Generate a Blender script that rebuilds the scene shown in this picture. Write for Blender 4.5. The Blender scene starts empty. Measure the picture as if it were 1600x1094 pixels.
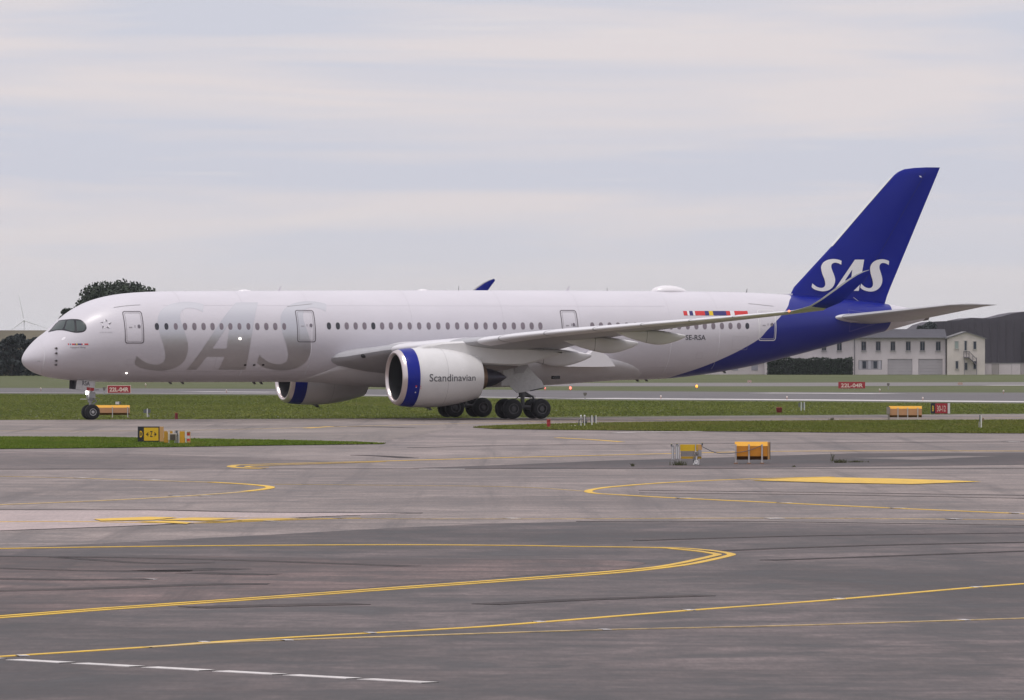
import bpy, bmesh, math, random
import numpy as np
from mathutils import Vector
from mathutils.geometry import tessellate_polygon

R = math.radians
scene = bpy.context.scene
col = scene.collection
random.seed(7)

# ------------------------------------------------------------------ camera
# level telephoto on a 5 m high platform beside the apron
F_PX, EYE, HORIZON = 10986.16, 5.016, 537.24      # focal length in 1600-px units, eye height, horizon row
cam_data = bpy.data.cameras.new('camera')
cam = bpy.data.objects.new('camera', cam_data)
col.objects.link(cam)
cam.location = (0, 0, EYE)
cam.rotation_euler = (R(90), 0, 0)
cam_data.sensor_width = 36.0
cam_data.sensor_fit = 'HORIZONTAL'
cam_data.lens = 36.0 * F_PX / 1600.0
cam_data.shift_y = -(547.0 - HORIZON) / 1600.0
cam_data.clip_start = 1.0
cam_data.clip_end = 30000.0
scene.camera = cam

# ------------------------------------------------------------------ sky: thin overcast over a daylight sky
SUN_EL, SUN_AZ = R(75), R(200)       # azimuth clockwise from +Y: behind the photographer, to the left
world = bpy.data.worlds.new('World')
scene.world = world
world.use_nodes = True
wn, wl = world.node_tree.nodes, world.node_tree.links
wn.clear()
w_out = wn.new('ShaderNodeOutputWorld')
w_bg = wn.new('ShaderNodeBackground')
w_add = wn.new('ShaderNodeAddShader')
w_bg2 = wn.new('ShaderNodeBackground')
sky = wn.new('ShaderNodeTexSky')
sky.sky_type = 'NISHITA'
sky.sun_disc = False
sky.sun_elevation = SUN_EL
sky.sun_rotation = SUN_AZ
w_bg.inputs['Strength'].default_value = 0.05
wl.new(sky.outputs['Color'], w_bg.inputs['Color'])
tc = wn.new('ShaderNodeTexCoord')
sep = wn.new('ShaderNodeSeparateXYZ')
wl.new(tc.outputs['Generated'], sep.inputs[0])


def wmath(op, a, b=None, clamp=False):
    n = wn.new('ShaderNodeMath')
    n.operation = op
    n.use_clamp = clamp
    for i, v in enumerate((a, b)):
        if v is None:
            continue
        if isinstance(v, (int, float)):
            n.inputs[i].default_value = v
        else:
            wl.new(v, n.inputs[i])
    return n.outputs[0]


def wnoise(sx, sz, scale, detail, off=0.0, distort=0.0):
    m = wn.new('ShaderNodeMapping')
    m.inputs['Scale'].default_value = (sx, sx, sz)
    m.inputs['Location'].default_value = (off, off * 0.7, off * 1.3)
    wl.new(tc.outputs['Generated'], m.inputs[0])
    n = wn.new('ShaderNodeTexNoise')
    n.inputs['Scale'].default_value = scale
    n.inputs['Detail'].default_value = detail
    n.inputs['Roughness'].default_value = 0.52
    n.inputs['Distortion'].default_value = distort
    wl.new(m.outputs[0], n.inputs['Vector'])
    return n.outputs['Fac']


def wramp(src, stops):
    r = wn.new('ShaderNodeValToRGB')
    e = r.color_ramp.elements
    while len(e) < len(stops):
        e.new(0.5)
    for el, (p, c) in zip(e, stops):
        el.position = p
        el.color = (*c, 1)
    wl.new(src, r.inputs[0])
    return r.outputs[0]


def wmix(fac, a, b, mode='MIX'):
    n = wn.new('ShaderNodeMix')
    n.data_type = 'RGBA'
    n.blend_type = mode
    for sock, v in ((n.inputs[0], fac), (n.inputs[6], a), (n.inputs[7], b)):
        if isinstance(v, (int, float)):
            sock.default_value = v
        elif isinstance(v, tuple):
            sock.default_value = (*v, 1)
        else:
            wl.new(v, sock)
    return n.outputs[2]


# broad stratus banks: slate-lavender bases against pale warm gaps, then finer bright streaks
SKY_BLUE, SKY_WARM, SKY_LOW, SKY_STREAK = (0.615, 0.625, 0.710), (0.745, 0.690, 0.705), (0.715, 0.695, 0.722), (0.79, 0.75, 0.75)
broad = wnoise(9.0, 105.0, 1.0, 4.0, 3.1, 0.4)
banks = wramp(broad, [(0.42, (0, 0, 0)), (0.585, (1, 1, 1))])
c_sky = wmix(banks, SKY_BLUE, SKY_WARM)
fine = wnoise(20.0, 420.0, 1.0, 5.0, 8.4, 0.3)
streak = wramp(fine, [(0.60, (0, 0, 0)), (0.74, (1, 1, 1))])
c_sky = wmix(wmath('MULTIPLY', streak, 0.32), c_sky, SKY_STREAK)
low = wramp(wmath('ABSOLUTE', sep.outputs['Z']), [(0.005, (1, 1, 1)), (0.022, (0, 0, 0))])
c_sky = wmix(wmath('MULTIPLY', low, 0.85), c_sky, SKY_LOW)
# thin overcast, a little brighter overhead than at the horizon
zen = wmath('MULTIPLY_ADD', wmath('MAXIMUM', sep.outputs['Z'], 0.0), 0.25)
zen.node.inputs[2].default_value = 1.0
comb = wn.new('ShaderNodeVectorMath')
comb.operation = 'SCALE'
wl.new(c_sky, comb.inputs[0])
wl.new(zen, comb.inputs['Scale'])
wl.new(comb.outputs[0], w_bg2.inputs['Color'])
w_bg2.inputs['Strength'].default_value = 1.07
wl.new(w_bg.outputs[0], w_add.inputs[0])
wl.new(w_bg2.outputs[0], w_add.inputs[1])
w_mixs = wn.new('ShaderNodeMixShader')            # nine tenths cloud cover
w_mixs.inputs[0].default_value = 0.92
wl.new(w_bg.outputs[0], w_mixs.inputs[1])
wl.new(w_bg2.outputs[0], w_mixs.inputs[2])
wl.new(w_mixs.outputs[0], w_out.inputs['Surface'])
wn.remove(w_add)

sun_data = bpy.data.lights.new('sun', 'SUN')
sun_data.energy = 1.5
sun_data.angle = R(13)
sun_data.color = (1.0, 0.95, 0.90)
sun = bpy.data.objects.new('sun', sun_data)
col.objects.link(sun)
sun.location = (-40, -60, 80)
sun.rotation_euler = (R(90) - SUN_EL, 0, -SUN_AZ + R(180))

scene.view_settings.view_transform = 'Standard'
scene.view_settings.look = 'None'
scene.view_settings.exposure = 0.0
scene.view_settings.gamma = 1.0
scene.view_settings.use_curve_mapping = False
scene.render.engine = 'CYCLES'
scene.cycles.use_denoising = True
scene.cycles.max_bounces = 6
scene.cycles.diffuse_bounces = 3
scene.cycles.glossy_bounces = 3
scene.cycles.transmission_bounces = 4
scene.cycles.volume_bounces = 0
scene.cycles.caustics_reflective = False
scene.cycles.caustics_refractive = False

# ------------------------------------------------------------------ helpers


def ground_at(u, v, z=0.0):
    """world point of a survey sight line (photo column, row) on the level z"""
    y = F_PX * (EYE - z) / (v - HORIZON)
    return ((u - 800.0) * y / F_PX, y, z)


def scale_at(y):
    return F_PX / y                      # photo pixels per metre at range y


def lin(r, g, b):
    return tuple(((c / 255 + 0.055) / 1.055) ** 2.4 if c > 10 else c / 255 / 12.92 for c in (r, g, b))


MATS = {}


def nodes_of(m):
    return m.node_tree.nodes, m.node_tree.links


def mat(name, color, rough=0.5, metal=0.0, noise=0.0, nscale=2.0, bump=0.0, bscale=20.0, coat=0.0, emit=None, spec=None):
    if name in MATS:
        return MATS[name]
    m = bpy.data.materials.new(name)
    m.use_nodes = True
    n, l = nodes_of(m)
    p = n['Principled BSDF']
    p.inputs['Base Color'].default_value = (*color, 1)
    p.inputs['Roughness'].default_value = rough
    p.inputs['Metallic'].default_value = metal
    if spec is not None:
        p.inputs['Specular IOR Level'].default_value = spec
    if coat:
        p.inputs['Coat Weight'].default_value = coat
        p.inputs['Coat Roughness'].default_value = 0.08
    if emit:
        p.inputs['Emission Color'].default_value = (*emit[0], 1)
        p.inputs['Emission Strength'].default_value = emit[1]
    t = n.new('ShaderNodeTexCoord')
    if noise:
        x = n.new('ShaderNodeTexNoise')
        x.inputs['Scale'].default_value = nscale
        x.inputs['Detail'].default_value = 5
        l.new(t.outputs['Object'], x.inputs['Vector'])
        r = n.new('ShaderNodeMapRange')
        r.inputs['From Min'].default_value = 0.3
        r.inputs['From Max'].default_value = 0.7
        r.inputs['To Min'].default_value = 1 - noise
        r.inputs['To Max'].default_value = 1 + noise
        l.new(x.outputs['Fac'], r.inputs[0])
        s = n.new('ShaderNodeVectorMath')
        s.operation = 'SCALE'
        s.inputs[0].default_value = color
        l.new(r.outputs[0], s.inputs['Scale'])
        l.new(s.outputs[0], p.inputs['Base Color'])
    if bump:
        x = n.new('ShaderNodeTexNoise')
        x.inputs['Scale'].default_value = bscale
        x.inputs['Detail'].default_value = 4
        l.new(t.outputs['Object'], x.inputs['Vector'])
        b = n.new('ShaderNodeBump')
        b.inputs['Strength'].default_value = bump
        b.inputs['Distance'].default_value = 0.05
        l.new(x.outputs['Fac'], b.inputs['Height'])
        l.new(b.outputs[0], p.inputs['Normal'])
    MATS[name] = m
    return m


def tag(o, label=None, cat=None, group=None, kind=None):
    if label:
        o['label'] = label
    if cat:
        o['category'] = cat
    if group:
        o['group'] = group
    if kind:
        o['kind'] = kind
    return o


def empty(name, loc, rz=0.0):
    o = bpy.data.objects.new(name, None)
    o.empty_display_size = 0.3
    o.location = loc
    o.rotation_euler = (0, 0, rz)
    col.objects.link(o)
    return o


class MB:
    """collects faces, then links them as one mesh object"""

    def __init__(self):
        self.v, self.f, self.mi = [], [], []

    def face(self, pts, mi=0):
        b = len(self.v)
        self.v += [tuple(p) for p in pts]
        self.f.append(tuple(range(b, b + len(pts))))
        self.mi.append(mi)

    def box(self, c, s, mi=0, rz=0.0, taper=1.0):
        x, y, z = (k / 2 for k in s)
        ca, sa = math.cos(rz), math.sin(rz)
        b = len(self.v)
        for k in (-1, 1):
            t = taper if k > 0 else 1.0
            for i, j in ((-1, -1), (1, -1), (1, 1), (-1, 1)):
                px, py = i * x * t, j * y * t
                self.v.append((c[0] + px * ca - py * sa, c[1] + px * sa + py * ca, c[2] + k * z))
        for q in ((3, 2, 1, 0), (4, 5, 6, 7), (0, 1, 5, 4), (1, 2, 6, 5), (2, 3, 7, 6), (3, 0, 4, 7)):
            self.f.append(tuple(b + k for k in q))
            self.mi.append(mi)
        return self

    def prism(self, poly, axis, a0, a1, mi=0):
        """poly of 2-D points extruded along axis 'x','y' or 'z' from a0 to a1"""
        def P(p, a):
            return {'x': (a, p[0], p[1]), 'y': (p[0], a, p[1]), 'z': (p[0], p[1], a)}[axis]
        n = len(poly)
        b = len(self.v)
        self.v += [P(p, a0) for p in poly] + [P(p, a1) for p in poly]
        self.f.append(tuple(range(b + n - 1, b - 1, -1)))
        self.f.append(tuple(range(b + n, b + 2 * n)))
        self.mi += [mi, mi]
        for i in range(n):
            j = (i + 1) % n
            self.f.append((b + i, b + j, b + n + j, b + n + i))
            self.mi.append(mi)
        return self

    def tube(self, pts, r, seg=8, mi=0, caps=True):
        pts = [Vector(p) for p in pts]
        rr = r if isinstance(r, (list, tuple)) else [r] * len(pts)
        b = len(self.v)
        up0 = None
        for i, p in enumerate(pts):
            d = (pts[min(i + 1, len(pts) - 1)] - pts[max(i - 1, 0)]).normalized()
            a = Vector((0, 0, 1)) if abs(d.z) < 0.9 else Vector((1, 0, 0))
            if up0 is not None:
                a = up0
            s = d.cross(a).normalized()
            t = s.cross(d).normalized()
            up0 = t
            for k in range(seg):
                an = 2 * math.pi * k / seg
                self.v.append(tuple(p + rr[i] * (math.cos(an) * s + math.sin(an) * t)))
        for i in range(len(pts) - 1):
            for k in range(seg):
                k2 = (k + 1) % seg
                self.f.append((b + i * seg + k, b + (i + 1) * seg + k, b + (i + 1) * seg + k2, b + i * seg + k2))
                self.mi.append(mi)
        if caps:
            self.f.append(tuple(b + k for k in range(seg)))
            self.f.append(tuple(b + (len(pts) - 1) * seg + k for k in range(seg - 1, -1, -1)))
            self.mi += [mi, mi]
        return self

    def lathe(self, prof, origin, axis='x', seg=32, mi=0, mis=None):
        """prof: (along, radius) list"""
        b = len(self.v)
        for a, r in prof:
            for k in range(seg):
                an = 2 * math.pi * k / seg
                p, q = r * math.cos(an), r * math.sin(an)
                d = {'x': (a, p, q), 'y': (p, a, q), 'z': (p, q, a)}[axis]
                self.v.append(tuple(o + e for o, e in zip(origin, d)))
        for i in range(len(prof) - 1):
            for k in range(seg):
                k2 = (k + 1) % seg
                q = (b + i * seg + k, b + (i + 1) * seg + k, b + (i + 1) * seg + k2, b + i * seg + k2)
                self.f.append(q if axis != 'y' else q[::-1])
                self.mi.append(mis[i] if mis else mi)
        return self

    def loft(self, rings, mi=0, closed=True, cap=True, mifun=None):
        b = len(self.v)
        n = len(rings[0])
        for r in rings:
            self.v += [tuple(p) for p in r]
        for i in range(len(rings) - 1):
            for k in range(n if closed else n - 1):
                k2 = (k + 1) % n
                self.f.append((b + i * n + k, b + (i + 1) * n + k, b + (i + 1) * n + k2, b + i * n + k2))
                self.mi.append(mifun(i, k) if mifun else mi)
        if cap:
            self.f.append(tuple(b + k for k in range(n)))
            self.f.append(tuple(b + (len(rings) - 1) * n + k for k in range(n - 1, -1, -1)))
            self.mi += [mi, mi]
        return self

    def build(self, name, mats, parent=None, smooth=False, fix=True, angle=None):
        me = bpy.data.meshes.new(name)
        me.from_pydata(self.v, [], self.f)
        if not isinstance(mats, (list, tuple)):
            mats = [mats]
        for m in mats:
            me.materials.append(m)
        if any(self.mi):
            me.polygons.foreach_set('material_index', self.mi)
        if fix:
            bm = bmesh.new()
            bm.from_mesh(me)
            bmesh.ops.recalc_face_normals(bm, faces=bm.faces)
            bm.to_mesh(me)
            bm.free()
        if smooth:
            me.polygons.foreach_set('use_smooth', [True] * len(me.polygons))
            if angle:
                me.set_sharp_from_angle(angle=R(angle))
        me.update()
        o = bpy.data.objects.new(name, me)
        col.objects.link(o)
        if parent:
            o.parent = parent
        return o


def text_polys(body, size=1.0, bold=0.0, shear=0.0, width=1.0, align='LEFT'):
    """flat triangles (list of 3 2-D points) of a line of lettering"""
    cu = bpy.data.curves.new('lettering', 'FONT')
    cu.body = body
    cu.size = size
    cu.shear = shear
    cu.offset = bold
    cu.align_x = align
    cu.resolution_u = 3
    o = bpy.data.objects.new('lettering', cu)
    col.objects.link(o)
    dg = bpy.context.evaluated_depsgraph_get()
    me = bpy.data.meshes.new_from_object(o.evaluated_get(dg))
    me.calc_loop_triangles()
    tris = [[(me.vertices[i].co.x * width, me.vertices[i].co.y) for i in t.vertices] for t in me.loop_triangles]
    bpy.data.objects.remove(o)
    bpy.data.curves.remove(cu)
    bpy.data.meshes.remove(me)
    xs = [p[0] for t in tris for p in t]
    ys = [p[1] for t in tris for p in t]
    return tris, (min(xs), max(xs), min(ys), max(ys))


def fit_text(body, x0, x1, y0, y1, bold=0.0):
    """lettering triangles scaled to fill a box"""
    tris, (a, b, c, d) = text_polys(body, bold=bold)
    return [[(x0 + (p[0] - a) / (b - a) * (x1 - x0), y0 + (p[1] - c) / (d - c) * (y1 - y0)) for p in t] for t in tris]


def pchip(xs, ys):
    xs, ys = np.array(xs, float), np.array(ys, float)
    h = np.diff(xs)
    dl = np.diff(ys) / h
    m = np.zeros(len(xs))
    for i in range(1, len(xs) - 1):
        if dl[i - 1] * dl[i] > 0:
            w1, w2 = 2 * h[i] + h[i - 1], h[i] + 2 * h[i - 1]
            m[i] = (w1 + w2) / (w1 / dl[i - 1] + w2 / dl[i])
    m[0], m[-1] = dl[0], dl[-1]

    def fn(x):
        x = min(max(x, xs[0]), xs[-1])
        i = min(int(np.searchsorted(xs, x, side='right')) - 1, len(h) - 1)
        t = (x - xs[i]) / h[i]
        t2, t3 = t * t, t * t * t
        return float((2 * t3 - 3 * t2 + 1) * ys[i] + (t3 - 2 * t2 + t) * h[i] * m[i] + (-2 * t3 + 3 * t2) * ys[i + 1] + (t3 - t2) * h[i] * m[i + 1])
    return fn


def densify(poly, step):
    out = []
    n = len(poly)
    for i in range(n):
        a, b = poly[i], poly[(i + 1) % n]
        k = max(1, int(math.dist(a, b) / step))
        out += [(a[0] + (b[0] - a[0]) * j / k, a[1] + (b[1] - a[1]) * j / k) for j in range(k)]
    return out


def smooth_closed(pts, n=6):
    """Catmull-Rom through closed 2-D points"""
    out = []
    L = len(pts)
    for i in range(L):
        p0, p1, p2, p3 = (np.array(pts[(i + k - 1) % L], float) for k in range(4))
        for j in range(n):
            t = j / n
            out.append(tuple(0.5 * (2 * p1 + (p2 - p0) * t + (2 * p0 - 5 * p1 + 4 * p2 - p3) * t * t + (3 * p1 - p0 - 3 * p2 + p3) * t ** 3)))
    return out


def smooth_open(pts, n=8):
    out = []
    L = len(pts)
    for i in range(L - 1):
        p0, p1, p2, p3 = (np.array(pts[min(max(i + k - 1, 0), L - 1)], float) for k in range(4))
        for j in range(n):
            t = j / n
            out.append(tuple(0.5 * (2 * p1 + (p2 - p0) * t + (2 * p0 - 5 * p1 + 4 * p2 - p3) * t * t + (3 * p1 - p0 - 3 * p2 + p3) * t ** 3)))
    out.append(tuple(float(k) for k in pts[-1]))
    return out

# ================================================================== GROUND
def node_math(n, l, op, a, b=None, clamp=False):
    x = n.new('ShaderNodeMath')
    x.operation = op
    x.use_clamp = clamp
    for i, v in enumerate((a, b)):
        if v is None:
            continue
        if isinstance(v, (int, float)):
            x.inputs[i].default_value = v
        else:
            l.new(v, x.inputs[i])
    return x.outputs[0]


def node_noise(n, l, vec, scale, detail=5, rough=0.55, sc=(1, 1, 1), rot=0.0, distort=0.0, off=(0, 0, 0)):
    m = n.new('ShaderNodeMapping')
    m.vector_type = 'POINT'
    m.inputs['Rotation'].default_value = (0, 0, rot)
    m.inputs['Scale'].default_value = sc
    m.inputs['Location'].default_value = off
    l.new(vec, m.inputs[0])
    x = n.new('ShaderNodeTexNoise')
    x.inputs['Scale'].default_value = scale
    x.inputs['Detail'].default_value = detail
    x.inputs['Roughness'].default_value = rough
    x.inputs['Distortion'].default_value = distort
    l.new(m.outputs[0], x.inputs['Vector'])
    return x.outputs['Fac']


def node_range(n, l, src, a, b, c, d):
    x = n.new('ShaderNodeMapRange')
    for k, v in zip(('From Min', 'From Max', 'To Min', 'To Max'), (a, b, c, d)):
        x.inputs[k].default_value = v
    l.new(src, x.inputs[0])
    return x.outputs[0]


def node_mix(n, l, fac, a, b, mode='MIX'):
    x = n.new('ShaderNodeMix')
    x.data_type = 'RGBA'
    x.blend_type = mode
    for sock, v in ((x.inputs[0], fac), (x.inputs[6], a), (x.inputs[7], b)):
        if isinstance(v, (int, float)):
            sock.default_value = v
        elif isinstance(v, tuple):
            sock.default_value = (*v, 1)
        else:
            l.new(v, sock)
    return x.outputs[2]


def pavement_mat(name, color, stain=0.35, track=0.3, dark=(0.045, 0.042, 0.046), rot=0.30, seed=0.0, rough=0.64, grain=0.22):
    """asphalt or concrete: aggregate grain, blotchy wear, rubber streaks along the taxi direction, joints"""
    m = bpy.data.materials.new(name)
    m.use_nodes = True
    n, l = nodes_of(m)
    p = n['Principled BSDF']
    g = n.new('ShaderNodeNewGeometry').outputs['Position']
    o = (seed, seed * 1.7, 0)
    a = node_noise(n, l, g, 0.055, 5, 0.6, (1, 0.8, 1), 0.4, 0.6, o)
    b = node_noise(n, l, g, 0.42, 6, 0.66, (1, 0.7, 1), 0.15, 0.5, o)
    k2 = node_noise(n, l, g, 1.5, 4, 0.6, (1, 0.8, 1), 0.6, 0.3, (seed + 5, 2, 0))
    t1 = node_noise(n, l, g, 0.55, 6, 0.65, (1, 0.022, 1), rot, 0.5, o)
    t2 = node_noise(n, l, g, 0.75, 6, 0.62, (0.03, 1, 1), rot * 0.35 + 0.2, 0.5, o)
    gr = node_noise(n, l, g, 9.0, 4, 0.75, (1, 0.12, 1), 0, 0, o)
    pat = node_range(n, l, a, 0.36, 0.66, 1 - stain * 0.5, 1 + stain * 0.45)
    pat = node_math(n, l, 'MULTIPLY', pat, node_range(n, l, b, 0.38, 0.62, 1 - stain * 0.65, 1 + stain * 0.55))
    pat = node_math(n, l, 'MULTIPLY', pat, node_range(n, l, k2, 0.3, 0.7, 1 - stain * 0.25, 1 + stain * 0.25))
    pat = node_math(n, l, 'MULTIPLY', pat, node_range(n, l, gr, 0.3, 0.7, 1 - grain, 1 + grain))
    s = n.new('ShaderNodeVectorMath')
    s.operation = 'SCALE'
    s.inputs[0].default_value = color
    l.new(pat, s.inputs['Scale'])
    f1 = node_range(n, l, t1, 0.52, 0.70, 0, track)
    f2 = node_range(n, l, t2, 0.49, 0.66, 0, track)
    f = node_math(n, l, 'MAXIMUM', f1, f2, True)
    c = node_mix(n, l, f, s.outputs[0], dark)
    l.new(c, p.inputs['Base Color'])
    l.new(node_range(n, l, b, 0.3, 0.7, rough - 0.10, rough + 0.12), p.inputs['Roughness'])
    p.inputs['Specular IOR Level'].default_value = 0.5
    bp = n.new('ShaderNodeBump')
    bp.inputs['Strength'].default_value = 0.15
    bp.inputs['Distance'].default_value = 0.02
    l.new(gr, bp.inputs['Height'])
    l.new(bp.outputs[0], p.inputs['Normal'])
    MATS[name] = m
    return m


def grass_mat(name, c1, c2, c3, seed=0.0):
    m = bpy.data.materials.new(name)
    m.use_nodes = True
    n, l = nodes_of(m)
    p = n['Principled BSDF']
    g = n.new('ShaderNodeNewGeometry').outputs['Position']
    o = (seed, seed, 0)
    a = node_noise(n, l, g, 0.05, 5, 0.6, (1, 0.45, 1), 0.3, 0.3, o)
    b = node_noise(n, l, g, 0.5, 5, 0.65, (1, 0.25, 1), 0.0, 0.2, o)
    k = node_noise(n, l, g, 6.0, 4, 0.7, (1, 0.15, 1), 0.0, 0, o)
    c = node_mix(n, l, node_range(n, l, a, 0.38, 0.62, 0, 1), c1, c2)
    c = node_mix(n, l, node_range(n, l, b, 0.50, 0.75, 0, 0.75), c, c3)
    s = n.new('ShaderNodeVectorMath')
    s.operation = 'SCALE'
    l.new(c, s.inputs[0])
    l.new(node_range(n, l, k, 0.3, 0.7, 0.72, 1.25), s.inputs['Scale'])
    l.new(s.outputs[0], p.inputs['Base Color'])
    p.inputs['Roughness'].default_value = 0.9
    p.inputs['Specular IOR Level'].default_value = 0.12
    MATS[name] = m
    return m


GRASS = grass_mat('grass', (0.185, 0.212, 0.050), (0.148, 0.182, 0.040), (0.235, 0.226, 0.072))
GRASS_FAR = grass_mat('grass_far', (0.108, 0.120, 0.055), (0.090, 0.106, 0.046), (0.135, 0.130, 0.066), 2.0)  # darkened base stands in for the shade between blades, absent out there
GRASS_RICH = grass_mat('grass_rich', (0.150, 0.205, 0.032), (0.120, 0.178, 0.024), (0.215, 0.220, 0.055), 5.0)
GRASS_DRY = grass_mat('grass_dry', (0.180, 0.190, 0.050), (0.140, 0.165, 0.036), (0.240, 0.205, 0.075), 9.0)
ASPHALT = pavement_mat('asphalt', (0.215, 0.174, 0.160), 0.50, 0.60, (0.055, 0.047, 0.047))
ASPHALT_DARK = pavement_mat('asphalt_dark', (0.068, 0.050, 0.049), 0.95, 0.60, (0.020, 0.017, 0.019), 0.28, 3.0, 0.68)
ASPHALT_RED = pavement_mat('asphalt_red', (0.105, 0.072, 0.067), 0.75, 0.65, (0.018, 0.014, 0.015), 0.10, 6.0, 0.70)
ASPHALT_NEAR = pavement_mat('asphalt_near', (0.080, 0.062, 0.060), 0.95, 0.60, (0.026, 0.022, 0.024), 0.32, 9.0, 0.66)
ASPHALT_MID = pavement_mat('asphalt_mid', (0.150, 0.118, 0.110), 0.60, 0.60, (0.05, 0.042, 0.042), 0.3, 27.0, 0.66)
CONCRETE = pavement_mat('concrete', (0.43, 0.345, 0.33), 0.18, 0.14, (0.12, 0.10, 0.10), 0.2, 12.0)
TAXI = pavement_mat('taxiway_asphalt', (0.215, 0.175, 0.155), 0.44, 0.60, (0.035, 0.032, 0.034), 1.17, 15.0)
RUNWAY = pavement_mat('runway_asphalt', (0.100, 0.090, 0.094), 0.25, 0.35, (0.05, 0.045, 0.05), 0.85, 18.0)
RUNWAY_PALE = pavement_mat('runway_pale', (0.16, 0.145, 0.14), 0.18, 0.15, (0.09, 0.08, 0.08), 0.85, 21.0)


def sheet(name, pts, z, m, parent=None, sub=0):
    mb = MB()
    mb.face([(p[0], p[1], z) for p in pts])
    o = mb.build(name, m, parent, fix=False)
    if o.data.polygons[0].normal.z < 0:
        o.data.flip_normals()
    return o


GZ = -0.18                                # field level; the taxiway is crowned and stands above it


def px_poly(pts, z=0.0):
    return [ground_at(u, v, z)[:2] for u, v in pts]


terrain = sheet('grass_field', [(-3900, -240), (3900, -240), (3900, 8700), (-3900, 8700)], GZ, GRASS_FAR)
tag(terrain, kind='structure')

# apron, taxiway and all pavement on the near side of the grass
def crown_y(x):
    return 462.956 + (x + 32.241) * 0.40107       # taxiway centreline


apron = sheet('apron', [(-120, -60), (140, -60), (140, crown_y(140)), (-120, crown_y(-120))], 0.0, ASPHALT)
tag(apron, kind='structure')

taxi_near = [(2600, 654), (1600, 656.5), (1000, 660), (745, 664), (600, 689), (0, 683), (-700, 680)]
near_w = px_poly(taxi_near)
taxiway = sheet('taxiway', [(-118, crown_y(-118)), (138, crown_y(138))] + near_w, 0.004, TAXI)
tag(taxiway, kind='structure')
far_edge = [ground_at(u, v, GZ + 0.015) for u, v in ((-1600, 662), (-700, 659.7), (0, 657.6), (330, 656.2), (700, 654.4), (880, 652.6), (1120, 650.2), (1600, 647.0), (2600, 641.2))]
mb = MB()
for p, q in zip(far_edge, far_edge[1:]):
    mb.face([(p[0], crown_y(p[0]), 0.004), (q[0], crown_y(q[0]), 0.004), q, p])
taxi_far = mb.build('taxiway', [TAXI], None, fix=False)
for pl in taxi_far.data.polygons:
    if pl.normal.z < 0:
        pl.flip()
tag(taxi_far, kind='structure')

# far runway (its near edge runs from 700 m on the left to 600 m on the right) and the paved strip beyond
runway = sheet('runway', px_poly([(-500, 611.6), (0, 614.6), (430, 616.6), (700, 620.6), (915, 624.2), (1250, 626.6), (1600, 629.6), (2100, 634), (2100, 618), (1600, 613.8), (1200, 613.0), (1000, 611.5), (800, 609.5), (430, 608.0), (0, 606.4), (-500, 604)], GZ), GZ + 0.012, RUNWAY)
tag(runway, kind='structure')
far_strip = sheet('far_taxiway', px_poly([(560, 603.0), (800, 603.8), (1200, 603.8), (1600, 602.8), (2100, 602.2), (2100, 596.6), (1600, 597.3), (1200, 598.2), (800, 598.8), (560, 599.4)], GZ), GZ + 0.012, RUNWAY_PALE)
tag(far_strip, kind='structure')

# ---------------------------------------------------------------- worn asphalt areas of the apron
near_p = sheet('asphalt_patch', px_poly([(-300, 868), (0, 856.5), (150, 850), (380, 838), (600, 826), (760, 818.5), (900, 815.5), (1100, 816), (1300, 818.5), (1600, 822), (1900, 826), (1900, 1700), (-900, 1700)]), 0.004, ASPHALT_NEAR, apron)
red_p = sheet('asphalt_patch', px_poly([(-300, 872), (0, 871), (250, 868), (420, 871), (600, 873), (800, 873.5), (950, 875), (1010, 880), (985, 889), (900, 894), (750, 905), (600, 917), (300, 940), (0, 961), (-300, 985)]), 0.008, ASPHALT_RED, apron)
conc_p = sheet('concrete_slab', px_poly([(-300, 797), (0, 797.5), (230, 797.5), (380, 800.8), (640, 802), (560, 805), (480, 808.3), (200, 822), (0, 830), (-300, 840)]), 0.004, CONCRETE, apron)
band_p = sheet('asphalt_patch', px_poly([(-300, 704), (0, 704.5), (160, 708), (420, 716), (560, 724), (420, 729), (300, 731.5), (0, 733.2), (-300, 733.5)]), 0.004, ASPHALT_MID, apron)
sign_p = sheet('asphalt_patch', px_poly([(640, 731.6), (780, 727), (960, 719.5), (1100, 716), (1330, 708.5), (1600, 707.5), (1900, 706), (1900, 724), (1600, 726.5), (1330, 729.5), (1150, 731.8), (880, 732.2)]), 0.004, ASPHALT_DARK, apron)
light_p = sheet('asphalt_patch', px_poly([(1330, 716), (1500, 712.5), (1560, 713), (1430, 719)]), 0.008, ASPHALT, apron)

# ---------------------------------------------------------------- painted lines


def paint_mat(name, color, wear=0.5, seed=0.0, under=(0.13, 0.115, 0.11)):
    m = bpy.data.materials.new(name)
    m.use_nodes = True
    n, l = nodes_of(m)
    p = n['Principled BSDF']
    g = n.new('ShaderNodeNewGeometry').outputs['Position']
    a = node_noise(n, l, g, 2.2, 5, 0.7, (1, 0.3, 1), 0, 0, (seed, 0, 0))
    b = node_noise(n, l, g, 0.09, 3, 0.6, (1, 0.5, 1), 0, 0, (seed, 3, 0))
    w = node_math(n, l, 'ADD', node_range(n, l, a, 0.4, 0.75, 0, wear), node_range(n, l, b, 0.45, 0.7, 0, wear * 0.7), True)
    l.new(node_mix(n, l, w, color, under), p.inputs['Base Color'])
    p.inputs['Roughness'].default_value = 0.75
    p.inputs['Specular IOR Level'].default_value = 0.2
    MATS[name] = m
    return m


YELLOW_LINE = paint_mat('yellow_line_paint', (0.78, 0.50, 0.08), 0.30)
YELLOW_WORN = paint_mat('yellow_line_worn', (0.66, 0.48, 0.22), 0.60, 4.0)
WHITE_LINE = paint_mat('white_line_paint', (0.66, 0.63, 0.62), 0.35, 8.0)


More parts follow.
